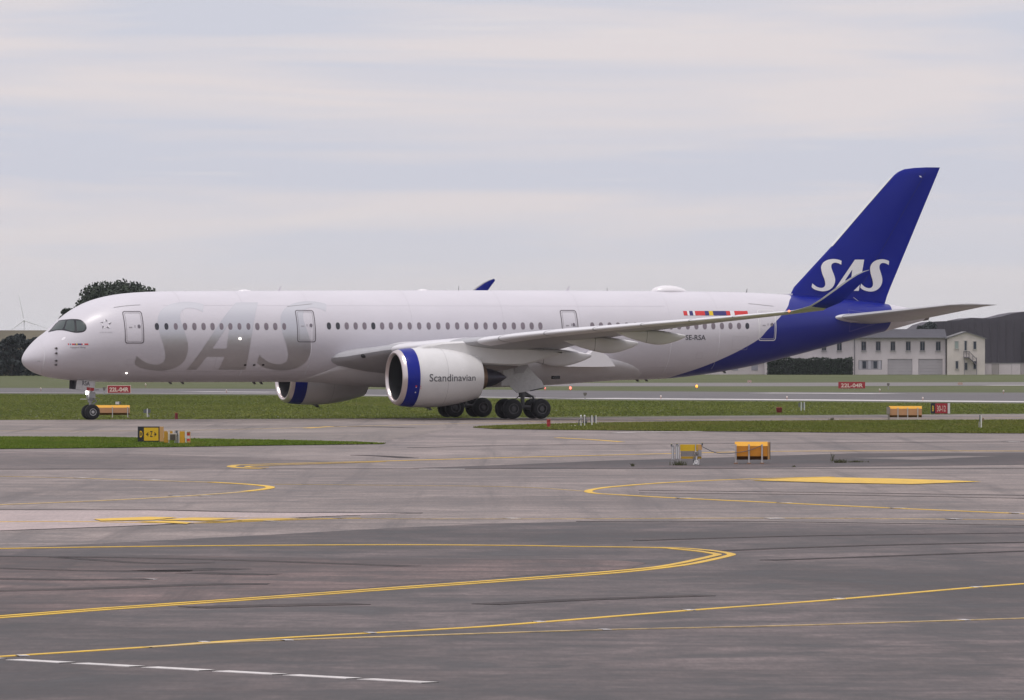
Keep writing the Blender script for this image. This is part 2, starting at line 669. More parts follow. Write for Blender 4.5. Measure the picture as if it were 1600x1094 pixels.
def strip(name, px, width, z, m, parent, smooth=True, n=8):
    """painted line of constant width through surveyed points"""
    pts = [ground_at(u, v, GZ if parent in (runway, far_strip) else 0.0)[:2] for u, v in px]
    if smooth and len(pts) > 2:
        pts = smooth_open(pts, n)
    mb = MB()
    P = [np.array(p) for p in pts]
    ring = []
    for i, p in enumerate(P):
        d = P[min(i + 1, len(P) - 1)] - P[max(i - 1, 0)]
        d = d / (np.linalg.norm(d) + 1e-9)
        nn = np.array([-d[1], d[0]]) * width / 2
        ring.append(((p + nn).tolist() + [z], (p - nn).tolist() + [z]))
    for a, b in zip(ring, ring[1:]):
        mb.face([a[1], b[1], b[0], a[0]])
        for k in (0, 1):                       # painted edge runs down to the pavement
            mb.face([a[k], b[k], (b[k][0], b[k][1], z - 0.013), (a[k][0], a[k][1], z - 0.013)])
    o = mb.build(name, m, parent, fix=False)
    return o


Zm = 0.014
loop_out = [(-300, 862), (0, 857.4), (300, 853.4), (600, 851.6), (800, 852.7), (900, 854.3), (1025, 855.8), (1075, 857.6), (1112, 860.9), (1134, 864.2), (1143, 867), (1134, 870.2), (1112, 875.2), (1075, 882.6), (1025, 889.3), (975, 894.6), (900, 900.8), (750, 911.8), (600, 922.6), (450, 933.7), (300, 944.2), (150, 954.6), (0, 966.2), (-300, 988)]
loop_in = [(-300, 862.8), (0, 858.0), (300, 853.9), (600, 852.1), (800, 853.1), (900, 854.7), (1025, 856.6), (1060, 859), (1093, 862.3), (1113, 865.4), (1121, 867.4), (1113, 869.8), (1093, 874.3), (1060, 881.2), (1025, 886.9), (975, 891.9), (900, 898.2), (750, 909.4), (600, 920.2), (450, 931.2), (300, 941.7), (150, 952.2), (0, 963.6), (-300, 985)]
strip('marking_line', loop_out, 0.21, Zm, YELLOW_LINE, apron)
strip('marking_line', loop_in, 0.21, Zm + .004, YELLOW_LINE, apron)
strip('marking_line', [(-300, 1046), (0, 1026.8), (131, 1018.5), (262, 1009.8), (350, 1003.2), (481, 995.3), (700, 983.3), (800, 976.6), (1070, 955), (1300, 938), (1525, 918.4), (1700, 906)], 0.24, Zm, YELLOW_LINE, apron)
strip('marking_line', [(230, 1012.5), (350, 1005), (446, 1001), (700, 992.6), (945, 985), (1220, 978.8), (1500, 970.2), (1700, 964)], 0.20, Zm + .004, YELLOW_WORN, apron)
for a, b in ((-40, 20), (40, 265), (275, 515), (525, 765), (778, 1025), (1030, 1290), (1295, 1560)):
    strip('dash_marking', [(k / 2.286, 1030.4 + k / 2.286 * 0.0553) for k in (a + 10, b - 24)], 0.34, Zm, WHITE_LINE, apron, False)
strip('marking_line', [(412, 732.4), (397, 732.2), (378, 731.4), (365, 730.2), (361, 729.0), (366, 727.8), (378, 726.7), (450, 724.5), (600, 720.7), (800, 715.1), (1040, 709.2), (1200, 705.6), (1400, 704.8), (1700, 705.2)], 0.36, Zm, YELLOW_LINE, apron)
strip('marking_line', [(420, 730.6), (398, 730.5), (386, 729.6), (398, 728.4), (450, 726.4), (600, 722.0)], 0.24, Zm + .004, YELLOW_LINE, apron)
strip('marking_line', [(-200, 741), (0, 744.5), (124, 747.5), (232, 751), (337, 754.2), (382, 757), (414, 760), (422, 762.3), (412, 765), (382, 768.6), (337, 772.2), (270, 776.7), (150, 783), (0, 789), (-200, 797)], 0.26, Zm, YELLOW_WORN, apron)
strip('marking_line', [(330, 753.9), (382, 756.9), (414, 759.9), (422.5, 762.3), (412, 765), (382, 768.5)], 0.32, Zm + .004, YELLOW_LINE, apron)
strip('marking_line', [(430, 757), (600, 758.5), (800, 761), (916, 768)], 0.10, Zm, YELLOW_WORN, apron)
strip('marking_line', [(1300, 745.5), (1162, 749), (1040, 754.6), (957, 761), (928, 765), (919, 768), (928, 771), (957, 773), (1066, 779), (1224, 786.4), (1403, 794.7), (1587, 802.6), (1800, 812)], 0.28, Zm, YELLOW_LINE, apron)
strip('marking_line', [(300, 809.2), (600, 811), (900, 811), (1224, 810), (1600, 812.6), (1800, 814)], 0.24, Zm, YELLOW_WORN, apron)
strip('marking_line', [(-100, 817), (0, 815.8), (130, 815.6), (300, 817.8), (460, 812.5), (560, 810)], 0.22, Zm, YELLOW_LINE, apron)
sheet('painted_area', px_poly([(1172, 751.2), (1236, 748.0), (1294, 746.6), (1400, 748.6), (1534, 753.2), (1425, 757.4), (1300, 755.2)]), Zm + .008, YELLOW_LINE, apron)
for q in ([(146, 812), (232, 808.6), (278, 809.6), (240, 813.4), (158, 815)], [(244, 813.6), (296, 809.8), (374, 811.4), (322, 814.4)], [(210, 815.6), (270, 815.0), (300, 817.6), (292, 819.6)], [(330, 816), (400, 811.6), (470, 811), (430, 813.6)], [(300, 815.4), (380, 814.4), (360, 816.6)]):
    sheet('painted_area', px_poly(q), Zm + .008, YELLOW_LINE, apron)
strip('marking_line', [(870, 684.2), (930, 687.6), (972, 690.8)], 0.34, Zm, YELLOW_LINE, apron)
strip('marking_line', [(958, 676.6), (1010, 675.2), (1100, 674.2), (1250, 673.8)], 0.5, Zm, WHITE_LINE, apron)
strip('marking_line', [(478, 669.4), (516, 666.8)], 0.5, Zm, YELLOW_LINE, taxiway)
strip('marking_line', [(-300, 672), (0, 673.6), (300, 672.5), (700, 662.5), (1000, 656.5), (1600, 653)], 0.3, Zm, YELLOW_WORN, taxiway)
strip('marking_line', [(655, 733.4), (726, 733.3)], 0.4, Zm, WHITE_LINE, apron)
# small white survey marks on the lines
for u, v, w in ((35, 1026, 16), (318, 1004.6, 14), (448, 1001.6, 14), (578, 990.2, 14), (842, 973, 14), (945, 985.2, 14), (1076, 954.5, 14), (1310, 936.8, 14), (1524, 918.6, 14), (1505, 970, 14), (1210, 811, 24), (800, 811, 16), (320, 776, 8), (276, 775.6, 8), (240, 750.8, 14), (127, 747.4, 12), (1068, 779.2, 8), (1226, 786.4, 10), (1403, 794.8, 8), (1590, 803, 12), (424, 815.4, 10), (236, 906.5, 7), (1580, 691, 18), (1490, 812, 10)):
    strip('dash_marking', [(u - w / 2, v), (u + w / 2, v - 0.2)], 0.30 if v > 850 else 0.5, Zm + .010, WHITE_LINE, apron, False)
# runway edge lines
strip('marking_line', [(-300, 612.3), (0, 613.9), (430, 616.0), (640, 619.1), (860, 622.6)], 4.5, GZ + 0.024, paint_mat('runway_paint_worn', (0.36, 0.34, 0.34), 0.4, 2.0), runway)
strip('marking_line', [(915, 622.8), (1250, 625.2), (1600, 628.2), (1900, 631.2)], 8.0, GZ + 0.024, WHITE_LINE, runway)
strip('marking_line', [(300, 612.4), (440, 613.1)], 5.0, GZ + 0.024, WHITE_LINE, runway, False)
strip('marking_line', [(1190, 614.4), (1300, 614.9), (1392, 615.6)], 5.0, GZ + 0.024, WHITE_LINE, runway, False)
strip('marking_line', [(1545, 602.2), (1750, 602.6)], 6.0, GZ + 0.024, WHITE_LINE, far_strip, False)

# sealed joints between paving campaigns, and rubber left by turning tyres
SEAL = paint_mat('joint_seal', (0.035, 0.031, 0.032), 0.4, 3.0, (0.09, 0.08, 0.078))
RUBBER_MARK = paint_mat('rubber_mark', (0.034, 0.028, 0.029), 1.0, 6.0, (0.072, 0.057, 0.055))
for pl, w in (([(-200, 733.6), (400, 733.0), (900, 732.5), (1700, 732.2)], 0.30), ([(-100, 797.0), (230, 797.2), (380, 800.5), (520, 801.6), (660, 802.0)], 0.35), ([(-200, 836), (200, 822.4), (480, 808.6), (560, 805.4)], 0.15), ([(900, 814.8), (1200, 815.6), (1700, 822.6)], 0.2), ([(640, 700), (900, 695), (1700, 690)], 0.3), ([(1000, 766.5), (1300, 770), (1700, 776)], 0.22), ([(1000, 770.5), (1300, 773.6), (1700, 781)], 0.18)):
    strip('joint_seal', pl, w, 0.011, SEAL, apron)
for pl, w in (([(-100, 869.5), (200, 872), (420, 877.5), (640, 885.5)], 0.7), ([(230, 893.5), (310, 891), (360, 889)], 1.2), ([(300, 895.5), (380, 898), (430, 898.6)], 1.0), ([(-100, 903), (100, 906.5), (240, 905.8)], 1.0), ([(-100, 926), (120, 921), (330, 914), (420, 913.5)], 0.9), ([(90, 871.4), (230, 880.5), (330, 880)], 0.5), ([(-100, 885), (120, 892), (300, 893)], 0.6), ([(560, 711.5), (600, 713), (640, 716)], 0.8), ([(520, 666.5), (570, 666.9), (640, 668.5)], 0.8), ([(300, 950), (420, 947), (560, 944)], 1.0), ([(760, 945), (900, 938), (1100, 931)], 0.7), ([(1000, 845), (1250, 838), (1600, 833)], 0.5), ([(1100, 862), (1350, 853), (1700, 846)], 0.6), ([(1200, 876), (1400, 869), (1700, 858)], 0.5)):
    strip('rubber_mark', pl, w, 0.0125, RUBBER_MARK, apron)

# ---------------------------------------------------------------- grass islands
isl_l = [(-500, 682), (0, 682.6), (150, 683.2), (300, 685.8), (450, 688.2), (560, 690.8), (596, 692.6), (602, 693.6), (596, 694.4), (450, 696.2), (300, 698.6), (150, 700.6), (0, 702), (-500, 705)]
isl_r = [(738, 668.4), (760, 665.6), (840, 663), (930, 660.8), (1100, 658.4), (1350, 656.8), (1600, 656.0), (2100, 654), (2100, 681), (1600, 677.6), (1300, 676.2), (1000, 673.4), (850, 671.8), (770, 670.6)]
island_l = sheet('grass_verge', px_poly(isl_l), 0.030, GRASS_RICH)
island_r = sheet('grass_verge', px_poly(isl_r), 0.030, GRASS_DRY)
tag(island_l, kind='structure')
tag(island_r, kind='structure')


def inside(poly, P):
    x, y = P[:, 0], P[:, 1]
    r = np.zeros(len(P), bool)
    n = len(poly)
    for i in range(n):
        x1, y1 = poly[i]
        x2, y2 = poly[(i + 1) % n]
        c = ((y1 > y) != (y2 > y)) & (x < (x2 - x1) * (y - y1) / (y2 - y1 + 1e-12) + x1)
        r ^= c
    return r


def blades(name, poly, count, h0, h1, m, label, cat, z, seed, bw=0.02):
    """mown turf: many single grass blades"""
    rng = np.random.default_rng(seed)
    lo, hi = np.min(poly, 0), np.max(poly, 0)
    P = rng.uniform(lo, hi, (int(count), 2))
    P = P[inside(poly, P)]
    n = len(P)
    an = rng.uniform(0, 2 * np.pi, n)
    h = rng.uniform(h0, h1, n) * (0.65 + 0.7 * rng.random(n) ** 3)
    lean = rng.normal(0, 0.35, (n, 2)) * h[:, None]
    w = bw * rng.uniform(0.6, 1.6, n)
    V = np.zeros((n, 3, 3))
    V[:, 0, :2] = P + np.stack([np.cos(an), np.sin(an)], 1) * w[:, None]
    V[:, 1, :2] = P - np.stack([np.cos(an), np.sin(an)], 1) * w[:, None]
    V[:, 2, :2] = P + lean
    V[:, :2, 2] = z - 0.01
    V[:, 2, 2] = z + h
    me = bpy.data.meshes.new(name)
    me.vertices.add(n * 3)
    me.vertices.foreach_set('co', V.ravel())
    me.loops.add(n * 3)
    me.loops.foreach_set('vertex_index', np.arange(n * 3))
    me.polygons.add(n)
    me.polygons.foreach_set('loop_start', np.arange(n) * 3)
    me.polygons.foreach_set('loop_total', np.full(n, 3))
    me.materials.append(m)
    me.update()
    me.validate()
    o = bpy.data.objects.new(name, me)
    col.objects.link(o)
    tag(o, label, cat, kind='stuff')
    return o


clip_l = px_poly([(-60, 683.8)] + [(u, v + (1.2 if k < 6 else 0)) for k, (u, v) in enumerate(isl_l[1:-1])] + [(-60, 702.4)])
clip_r = px_poly([(u, v + (1.3 if k > 0 else 0)) for k, (u, v) in enumerate(isl_r[:7])] + [(1660, 657.0), (1660, 678)] + isl_r[9:])
blades('grass_blades', clip_l, 190000, 0.03, 0.075, GRASS_RICH, 'short bright green grass of the verge around the yellow D sign', 'grass', 0.03, 1, 0.035)
blades('grass_blades', clip_r, 210000, 0.04, 0.09, GRASS_DRY, 'olive green grass of the verge behind the main wheels', 'grass', 0.03, 2, 0.045)
mid = px_poly([(-60, 657.2), (330, 655.8), (700, 653.8), (880, 651.4), (1120, 649.2), (1660, 646), (1660, 632.4), (1600, 631.8), (1250, 628.6), (915, 626.2), (700, 622.6), (430, 618.6), (0, 616.6), (-60, 616.4)], GZ)
blades('grass_blades', mid, 330000, 0.04, 0.09, GRASS, 'wide mown green grass field between taxiway and runway', 'grass', GZ, 3, 0.07)

# ================================================================== AIRLINER
# local frame: x aft from the nose, y towards the right wing (so left side = -y), z up; lat = distance out on the left
YAW = R(21.853)
NOSE = (-32.241, 462.956, 0.0)
plane = empty('airliner', NOSE, YAW)
tag(plane, 'white twin-engine airliner with blue tail taxiing across the photo', 'airplane')
CY, SY = math.cos(YAW), math.sin(YAW)

WHITE = mat('white_paint', (0.70, 0.685, 0.72), 0.34, noise=0.025, nscale=0.9, coat=0.3)
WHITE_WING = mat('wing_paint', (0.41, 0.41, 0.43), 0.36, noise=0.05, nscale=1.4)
FAIRING = mat('fairing_paint', (0.70, 0.69, 0.71), 0.36, noise=0.04, nscale=1.2)
BLUE = mat('blue_paint', (0.002, 0.010, 0.235), 0.30, noise=0.04, nscale=0.7, spec=0.25)
SILVER = mat('silver_lettering', (0.57, 0.57, 0.60), 0.42, metal=1.0)
NACELLE = mat('nacelle_paint', (0.70, 0.69, 0.69), 0.32, noise=0.03, nscale=1.5, coat=0.25)
LIP = mat('inlet_lip_metal', (0.70, 0.63, 0.62), 0.30, metal=0.9)
DARK = mat('dark_recess', (0.012, 0.012, 0.014), 0.6)
SEAM = mat('panel_seam', (0.10, 0.095, 0.10), 0.6)
SEAM_SOFT = mat('panel_seam_soft', (0.33, 0.32, 0.33), 0.6)
RUBBER = mat('tyre_rubber', (0.016, 0.016, 0.018), 0.75, noise=0.2, nscale=6)
STEEL = mat('gear_steel', (0.36, 0.36, 0.37), 0.42, metal=0.5, noise=0.12, nscale=4)
GEAR_WHITE = mat('gear_white', (0.60, 0.60, 0.60), 0.45, noise=0.08, nscale=5)
GREY_TXT = mat('grey_lettering', (0.055, 0.058, 0.075), 0.5)
WHITE_TXT = mat('white_lettering', (0.80, 0.79, 0.80), 0.4)
RED_P = mat('red_panel_paint', (0.42, 0.02, 0.025), 0.4)
RED_F = mat('flag_red', (0.62, 0.035, 0.035), 0.4)
NAVY_F = mat('flag_navy', (0.035, 0.03, 0.16), 0.4)
YEL_F = mat('flag_yellow', (0.75, 0.52, 0.01), 0.4)
GLASS = mat('cockpit_glass', (0.078, 0.096, 0.095), 0.14, spec=0.3)
MASK = mat('cockpit_mask', (0.012, 0.012, 0.018), 0.25)
EXHAUST = mat('exhaust_metal', (0.060, 0.058, 0.075), 0.40, metal=0.8)
BRONZE = mat('heat_stained_metal', (0.24, 0.16, 0.11), 0.42, metal=0.8, noise=0.2, nscale=3)
W_SHADE = mat('window_shade', (0.215, 0.18, 0.21), 0.35, noise=0.10, nscale=2.0)
W_OPEN = mat('window_open', (0.035, 0.037, 0.048), 0.12)
LAMP_W = mat('lamp_white', (1, 1, 1), 0.3, emit=((1.0, 0.95, 0.88), 12.0))
LAMP_R = mat('lamp_red', (1, 0.2, 0.1), 0.3, emit=((1.0, 0.18, 0.08), 3.0))


def sq(x):
    return math.sqrt(max(x, 0.0))


# ------------------------------------------------ fuselage lines (station, height) in metres
TOP = [(0, 3.93), (0.03, 4.13), (0.15, 4.38), (0.45, 4.77), (0.83, 5.17), (1.26, 5.53), (1.68, 5.82), (1.94, 6.03), (2.45, 6.50), (3.04, 6.98), (3.55, 7.32), (4.58, 7.82), (5.26, 8.03), (6.12, 8.22), (6.97, 8.34), (8.69, 8.46), (11.8, 8.52), (17.7, 8.555), (25, 8.60), (36.6, 8.63), (47, 8.60), (51.8, 8.54), (55.3, 8.37), (58.5, 8.13), (62.4, 7.80), (64.2, 7.50), (65.45, 7.20)]
BOT = [(0, 3.93), (0.03, 3.76), (0.15, 3.57), (0.41, 3.35), (0.83, 3.11), (1.26, 2.95), (1.68, 2.83), (2.11, 2.75), (2.7, 2.675), (3.3, 2.615), (4.4, 2.53), (5.3, 2.50), (7, 2.475), (11.8, 2.465), (21, 2.47), (40, 2.52), (43.7, 2.56), (46, 2.64), (48.2, 2.84), (50.3, 3.13), (52.5, 3.51), (54.6, 3.98), (56.8, 4.50), (59, 5.04), (61.2, 5.58), (63.1, 6.02), (64.8, 6.46), (65.45, 6.63)]
WID = [(0, 0.0), (0.03, 0.25), (0.15, 0.55), (0.45, 0.98), (0.83, 1.35), (1.26, 1.67), (1.94, 2.05), (3.04, 2.47), (4.6, 2.79), (6.1, 2.93), (8, 2.98), (46, 2.98), (50, 2.86), (54, 2.52), (58, 1.98), (62.4, 1.20), (64.2, 0.72), (65.45, 0.34)]
f_top = pchip([sq(a) for a, _ in TOP], [b for _, b in TOP])
f_bot = pchip([sq(a) for a, _ in BOT], [b for _, b in BOT])
f_wid = pchip([sq(a) for a, _ in WID], [b for _, b in WID])


def sect(x):
    t = sq(x)
    a, b, w = f_top(t), f_bot(t), f_wid(t)
    return (a + b) / 2, (a - b) / 2, w           # centre height, half height, half width


def body(x, th, e=0.0):
    """point on the skin at station x, angle th above the widest line on the left side, e metres proud"""
    zc, hh, w = sect(x)
    return (x, -(w + e) * math.cos(th), zc + (hh + e) * math.sin(th))


def sight(u, v, lat):
    """station and height where the survey sight line (u, v) meets the plane lat metres left of the centreline"""
    k = (u - 800.0) / F_PX
    x = (k * (NOSE[1] - lat * CY) - NOSE[0] - lat * SY) / (CY - k * SY)
    y = NOSE[1] + x * SY - lat * CY
    return x, EYE - (v - HORIZON) * y / F_PX


def skin(u, v):
    """(station, angle) where the sight line meets the left side of the fuselage"""
    prev = None
    l = 3.2
    while l > -2.0:
        x, z = sight(u, v, l)
        if 0 <= x <= 65.4:
            zc, hh, w = sect(x)
            q = (z - zc) / max(hh, 1e-6)
            if abs(q) < 1 and w > 0:
                g = l - w * math.sqrt(1 - q * q)
                if g <= 0:
                    return x, math.asin(q)
            prev = (x, q)
        l -= 0.01
    x, q = prev if prev else (sight(u, v, 0)[0], 1)
    return x, math.copysign(math.pi / 2, q)


class Decal(MB):
    """thin painted shapes lying on a curved skin"""

    def __init__(self, surf, e=0.012, du=0.6, dv=R(4)):
        super().__init__()
        self.surf, self.e, self.du, self.dv = surf, e, du, dv

    def poly(self, pts, holes=(), mi=0):
        loops = [[Vector((p[0], p[1], 0)) for p in l] for l in (pts, *holes)]
        flat = [p for l in loops for p in l]
        self.tris([[(flat[i].x, flat[i].y) for i in t] for t in tessellate_polygon(loops)], mi)

    def tris(self, tris, mi=0):
        bm = bmesh.new()
        for t in tris:
            if abs((t[1][0] - t[0][0]) * (t[2][1] - t[0][1]) - (t[2][0] - t[0][0]) * (t[1][1] - t[0][1])) < 1e-9:
                continue
            bm.faces.new([bm.verts.new((p[0], p[1], 0)) for p in t])
        bmesh.ops.remove_doubles(bm, verts=bm.verts, dist=1e-5)
        for ax, st in ((0, self.du), (1, self.dv)):
            if not bm.verts:
                break
            lo = min(v.co[ax] for v in bm.verts)
            hi = max(v.co[ax] for v in bm.verts)
            k = math.ceil(lo / st)
            while k * st < hi:
                co, no = [0, 0, 0], [0, 0, 0]
                co[ax], no[ax] = k * st, 1
                bmesh.ops.bisect_plane(bm, geom=bm.verts[:] + bm.edges[:] + bm.faces[:], plane_co=co, plane_no=no)
                k += 1
        bm.verts.index_update()
        b = len(self.v)
        self.v += [self.surf(v.co.x, v.co.y, self.e) for v in bm.verts]
        for f in bm.faces:
            self.f.append(tuple(b + v.index for v in f.verts))
            self.mi.append(mi)
        bm.free()

    def put(self, name, mats, parent, out=(0, -1, 0.15), smooth=True):
        o = self.build(name, mats, parent, smooth=smooth, fix=False)
        me = o.data
        n = Vector((0, 0, 0))
        for p in me.polygons:
            n += p.normal * p.area
        if n.dot(Vector(out)) < 0:
            me.flip_normals()
        return o


# ------------------------------------------------ fuselage skin: white with the blue tail paint swept up from the belly
fus_mat = bpy.data.materials.new('fuselage_paint')
fus_mat.use_nodes = True
fn, fl = nodes_of(fus_mat)
fp = fn['Principled BSDF']
ft = fn.new('ShaderNodeTexCoord')
fs = fn.new('ShaderNodeSeparateXYZ')
fl.new(ft.outputs['Object'], fs.inputs[0])
fc = fn.new('ShaderNodeFloatCurve')               # paint edge: station as a function of height
edge_px = [(1234.6, 462), (1233.5, 470), (1231, 479), (1220, 494), (1197.5, 517.5), (1188.5, 527.6), (1166, 542), (1130, 560), (1096, 574), (1062.5, 585), (1040, 591.2)]
edge_xz = []
for u, v in edge_px:
    x, th = skin(u, v)
    edge_xz.append((body(x, th)[2], x))
edge_xz = sorted(edge_xz)
edge_xz = [(2.0, edge_xz[0][1] - 2.2)] + edge_xz + [(9.0, edge_xz[-1][1] + 0.2)]
cv = fc.mapping.curves[0]
pts01 = [((z - 2) / 7.0, (x - 40) / 20.0) for z, x in edge_xz]
while len(cv.points) < len(pts01):
    cv.points.new(0.5, 0.5)
for p, q in zip(cv.points, pts01):
    p.location = q
    p.handle_type = 'AUTO'
fc.mapping.update()
zn = node_math(fn, fl, 'DIVIDE', node_math(fn, fl, 'SUBTRACT', fs.outputs['Z'], 2.0), 7.0)
fl.new(zn, fc.inputs['Value'])
xe = node_math(fn, fl, 'ADD', node_math(fn, fl, 'MULTIPLY', fc.outputs[0], 20.0), 40.0)
is_blue = node_math(fn, fl, 'GREATER_THAN', fs.outputs['X'], xe)
aft = node_math(fn, fl, 'ADD', node_math(fn, fl, 'MULTIPLY', node_math(fn, fl, 'SUBTRACT', fs.outputs['Z'], 7.0), 0.18), 62.55)
is_blue = node_math(fn, fl, 'MULTIPLY', is_blue, node_math(fn, fl, 'LESS_THAN', fs.outputs['X'], aft))
fnz = node_noise(fn, fl, ft.outputs['Object'], 0.8, 5, 0.6, (0.4, 1, 1))
fsc = fn.new('ShaderNodeVectorMath')
fsc.operation = 'SCALE'
fsc.inputs[0].default_value = (0.645, 0.622, 0.668)
fl.new(node_range(fn, fl, fnz, 0.3, 0.7, 0.965, 1.03), fsc.inputs['Scale'])
fl.new(node_mix(fn, fl, is_blue, fsc.outputs[0], (0.002, 0.010, 0.225)), fp.inputs['Base Color'])
fp.inputs['Roughness'].default_value = 0.38
fp.inputs['Coat Weight'].default_value = 0.08
fp.inputs['Coat Roughness'].default_value = 0.12

xs_f = [0.002, 0.01, 0.03, 0.06, 0.1, 0.15, 0.22, 0.3, 0.4, 0.52, 0.66, 0.83, 1.0, 1.2, 1.4, 1.65, 1.9, 2.2, 2.5, 2.8, 3.1, 3.5, 3.9, 4.3, 4.8, 5.3, 5.8, 6.4, 7, 7.7, 8.5] + list(np.arange(9.5, 45, 1.5)) + list(np.arange(45, 65.4, 0.5)) + [65.45]
NS = 96
rings = []
for x in xs_f:
    rings.append([body(x, 2 * math.pi * k / NS) for k in range(NS)])
fuselage = MB().loft(rings).build('fuselage', [fus_mat], plane, smooth=True, angle=50)

# APU outlet
MB().lathe([(65.30, 0.30), (65.46, 0.33), (65.80, 0.27), (65.82, 0.22), (65.5, 0.20), (65.3, 0.05)], (0, 0, 6.92), 'x', 24).build('exhaust_outlet', mat('apu_metal', (0.20, 0.19, 0.19), 0.45, metal=0.6), plane, smooth=True)

# belly fairing: a bulge wrapped round the wing box
FB = [(18.6, 0.0, 2.47), (19.6, 0.05, 2.45), (21, 0.14, 2.40), (22.5, 0.24, 2.28), (24.5, 0.36, 2.12), (27, 0.42, 2.05), (30, 0.44, 2.04), (35, 0.42, 2.10), (38, 0.38, 2.24), (40, 0.32, 2.38), (41.6, 0.24, 2.48), (42.8, 0.12, 2.55), (43.6, 0.0, 2.60)]
FT = [(18.6, -78), (19.8, -60), (21, -44), (22.5, -28), (24, -14), (26, -6), (36, -6), (39, -22), (41, -30), (42.8, -42), (43.6, -55)]
fb_b, fb_z, fb_t = pchip([a[0] for a in FB], [a[1] for a in FB]), pchip([a[0] for a in FB], [a[2] for a in FB]), pchip([a[0] for a in FT], [a[1] for a in FT])
rings = []
for x, bulge, zb in [(t, fb_b(t), fb_z(t)) for t in np.linspace(18.6, 43.6, 56)]:
    zc, hh, w = sect(x)
    top_a = R(fb_t(x))
    ring = []
    for k in range(41):
        th = top_a + (math.pi - 2 * top_a) * 0 + (-math.pi - 2 * top_a) * k / 40
        side = math.cos(th)
        dn = max(0.0, -math.sin(th))
        fade = min(1.0, k / 3, (40 - k) / 3)
        y = -(w + bulge * fade) * side
        z = zc + math.sin(th) * (hh + (zc - hh - zb + 0.0) * 0) - dn ** 3 * max(0.0, (zc - hh) - zb)
        if fade == 0:
            y *= 0.985
        ring.append((x, y, z))
    rings.append(ring)
belly = MB().loft(rings, closed=False, cap=False).build('belly_fairing', [FAIRING], plane, smooth=True)

# ------------------------------------------------ doors, windows and painted marks on the skin


def rrect(x0, x1, y0, y1, r, ry=None, n=4):
    ry = ry or r
    out = []
    for cx, cy, a in ((x1 - r, y1 - ry, 0), (x0 + r, y1 - ry, 90), (x0 + r, y0 + ry, 180), (x1 - r, y0 + ry, 270)):
        for k in range(n + 1):
            t = R(a + 90 * k / n)
            out.append((cx + r * math.cos(t), cy + ry * math.sin(t)))
    return out


DOORS = [((193.4, 224.8), (486.2, 536.8), False), ((462.8, 493.2), (484.6, 535.0), False), ((876.6, 903.6), (484.6, 533), False), ((1184.5, 1213), (484.4, 532.6), True)]
def th_of(x, z):
    zc, hh, _ = sect(x)
    return math.asin(min(1.0, max(-1.0, (z - zc) / hh)))


def on_skin(pts):
    return [(x, th_of(x, z)) for x, z in pts]


for i, ((u0, u1), (v0, v1), lightframe) in enumerate(DOORS):
    um = (u0 + u1) / 2
    xa, xb = skin(u0 + 0.9, (v0 + v1) / 2)[0], skin(u1 - 0.2, (v0 + v1) / 2)[0]
    za, zb = body(*skin(um, v1))[2], body(*skin(um, v0))[2]
    frame_m = WHITE_TXT if lightframe else mat('door_edge', (0.13, 0.115, 0.13), 0.5)
    d = Decal(body, 0.010, 0.5, R(4))
    d.poly(on_skin(densify(rrect(xa, xb, za, zb, 0.17), 0.2)), [on_skin(densify(rrect(xa + .06, xb - .06, za + .06, zb - .05, 0.13), 0.2))])
    door = d.put('door', [frame_m], plane)
    d = Decal(body, 0.016, 0.5, R(4))
    d.poly(on_skin(densify(rrect(xa + .13, xb - .13, za + .13, zb - .11, 0.10), 0.2)), [on_skin(densify(rrect(xa + .152, xb - .152, za + .152, zb - .132, 0.09), 0.2))])
    d.put('door_seal', [mat('door_inner_edge', (0.30, 0.28, 0.30), 0.5) if not lightframe else WHITE_TXT], door)
    hx, hz0 = xb - 0.32, (za + zb) / 2 + 0.06
    d = Decal(body, 0.018)
    d.poly(on_skin([(hx + 0.10 * math.cos(a), hz0 + 0.12 * math.sin(a)) for a in np.linspace(0, 2 * math.pi, 12, endpoint=False)]))
    d.put('door_window', [mat('door_pane', (0.17, 0.15, 0.18), 0.3)], door)
    for nm, hx2, hw, hh2, dz in (('placard', xa + .42, .22, .03, -.06), ('handle', xa + .72, .05, .08, 0), ('handle', xa + .92, .05, .07, -.02), ('placard', xa + 1.02, .12, .03, -.09)):
        d = Decal(body, 0.018)
        d.poly(on_skin([(hx2 - hw / 2, hz0 + dz - hh2), (hx2 + hw / 2, hz0 + dz - hh2), (hx2 + hw / 2, hz0 + dz + hh2), (hx2 - hw / 2, hz0 + dz + hh2)]))
        d.put(nm, [mat('door_marks', (0.34, 0.32, 0.35), 0.5)], door)
    # rain gutter above the door
    d = Decal(body, 0.014)
    g0, g1 = (zb + 0.22, zb + 0.40) if i < 2 else (zb + 0.42, zb + 0.24)
    if i != 2:
        d.poly(on_skin([(xa - 0.45, g0), (xb + 0.05, g1), (xb + 0.05, g1 + 0.028), (xa - 0.45, g0 + 0.028)]))
        d.put('rain_gutter', [SEAM_SOFT], door)

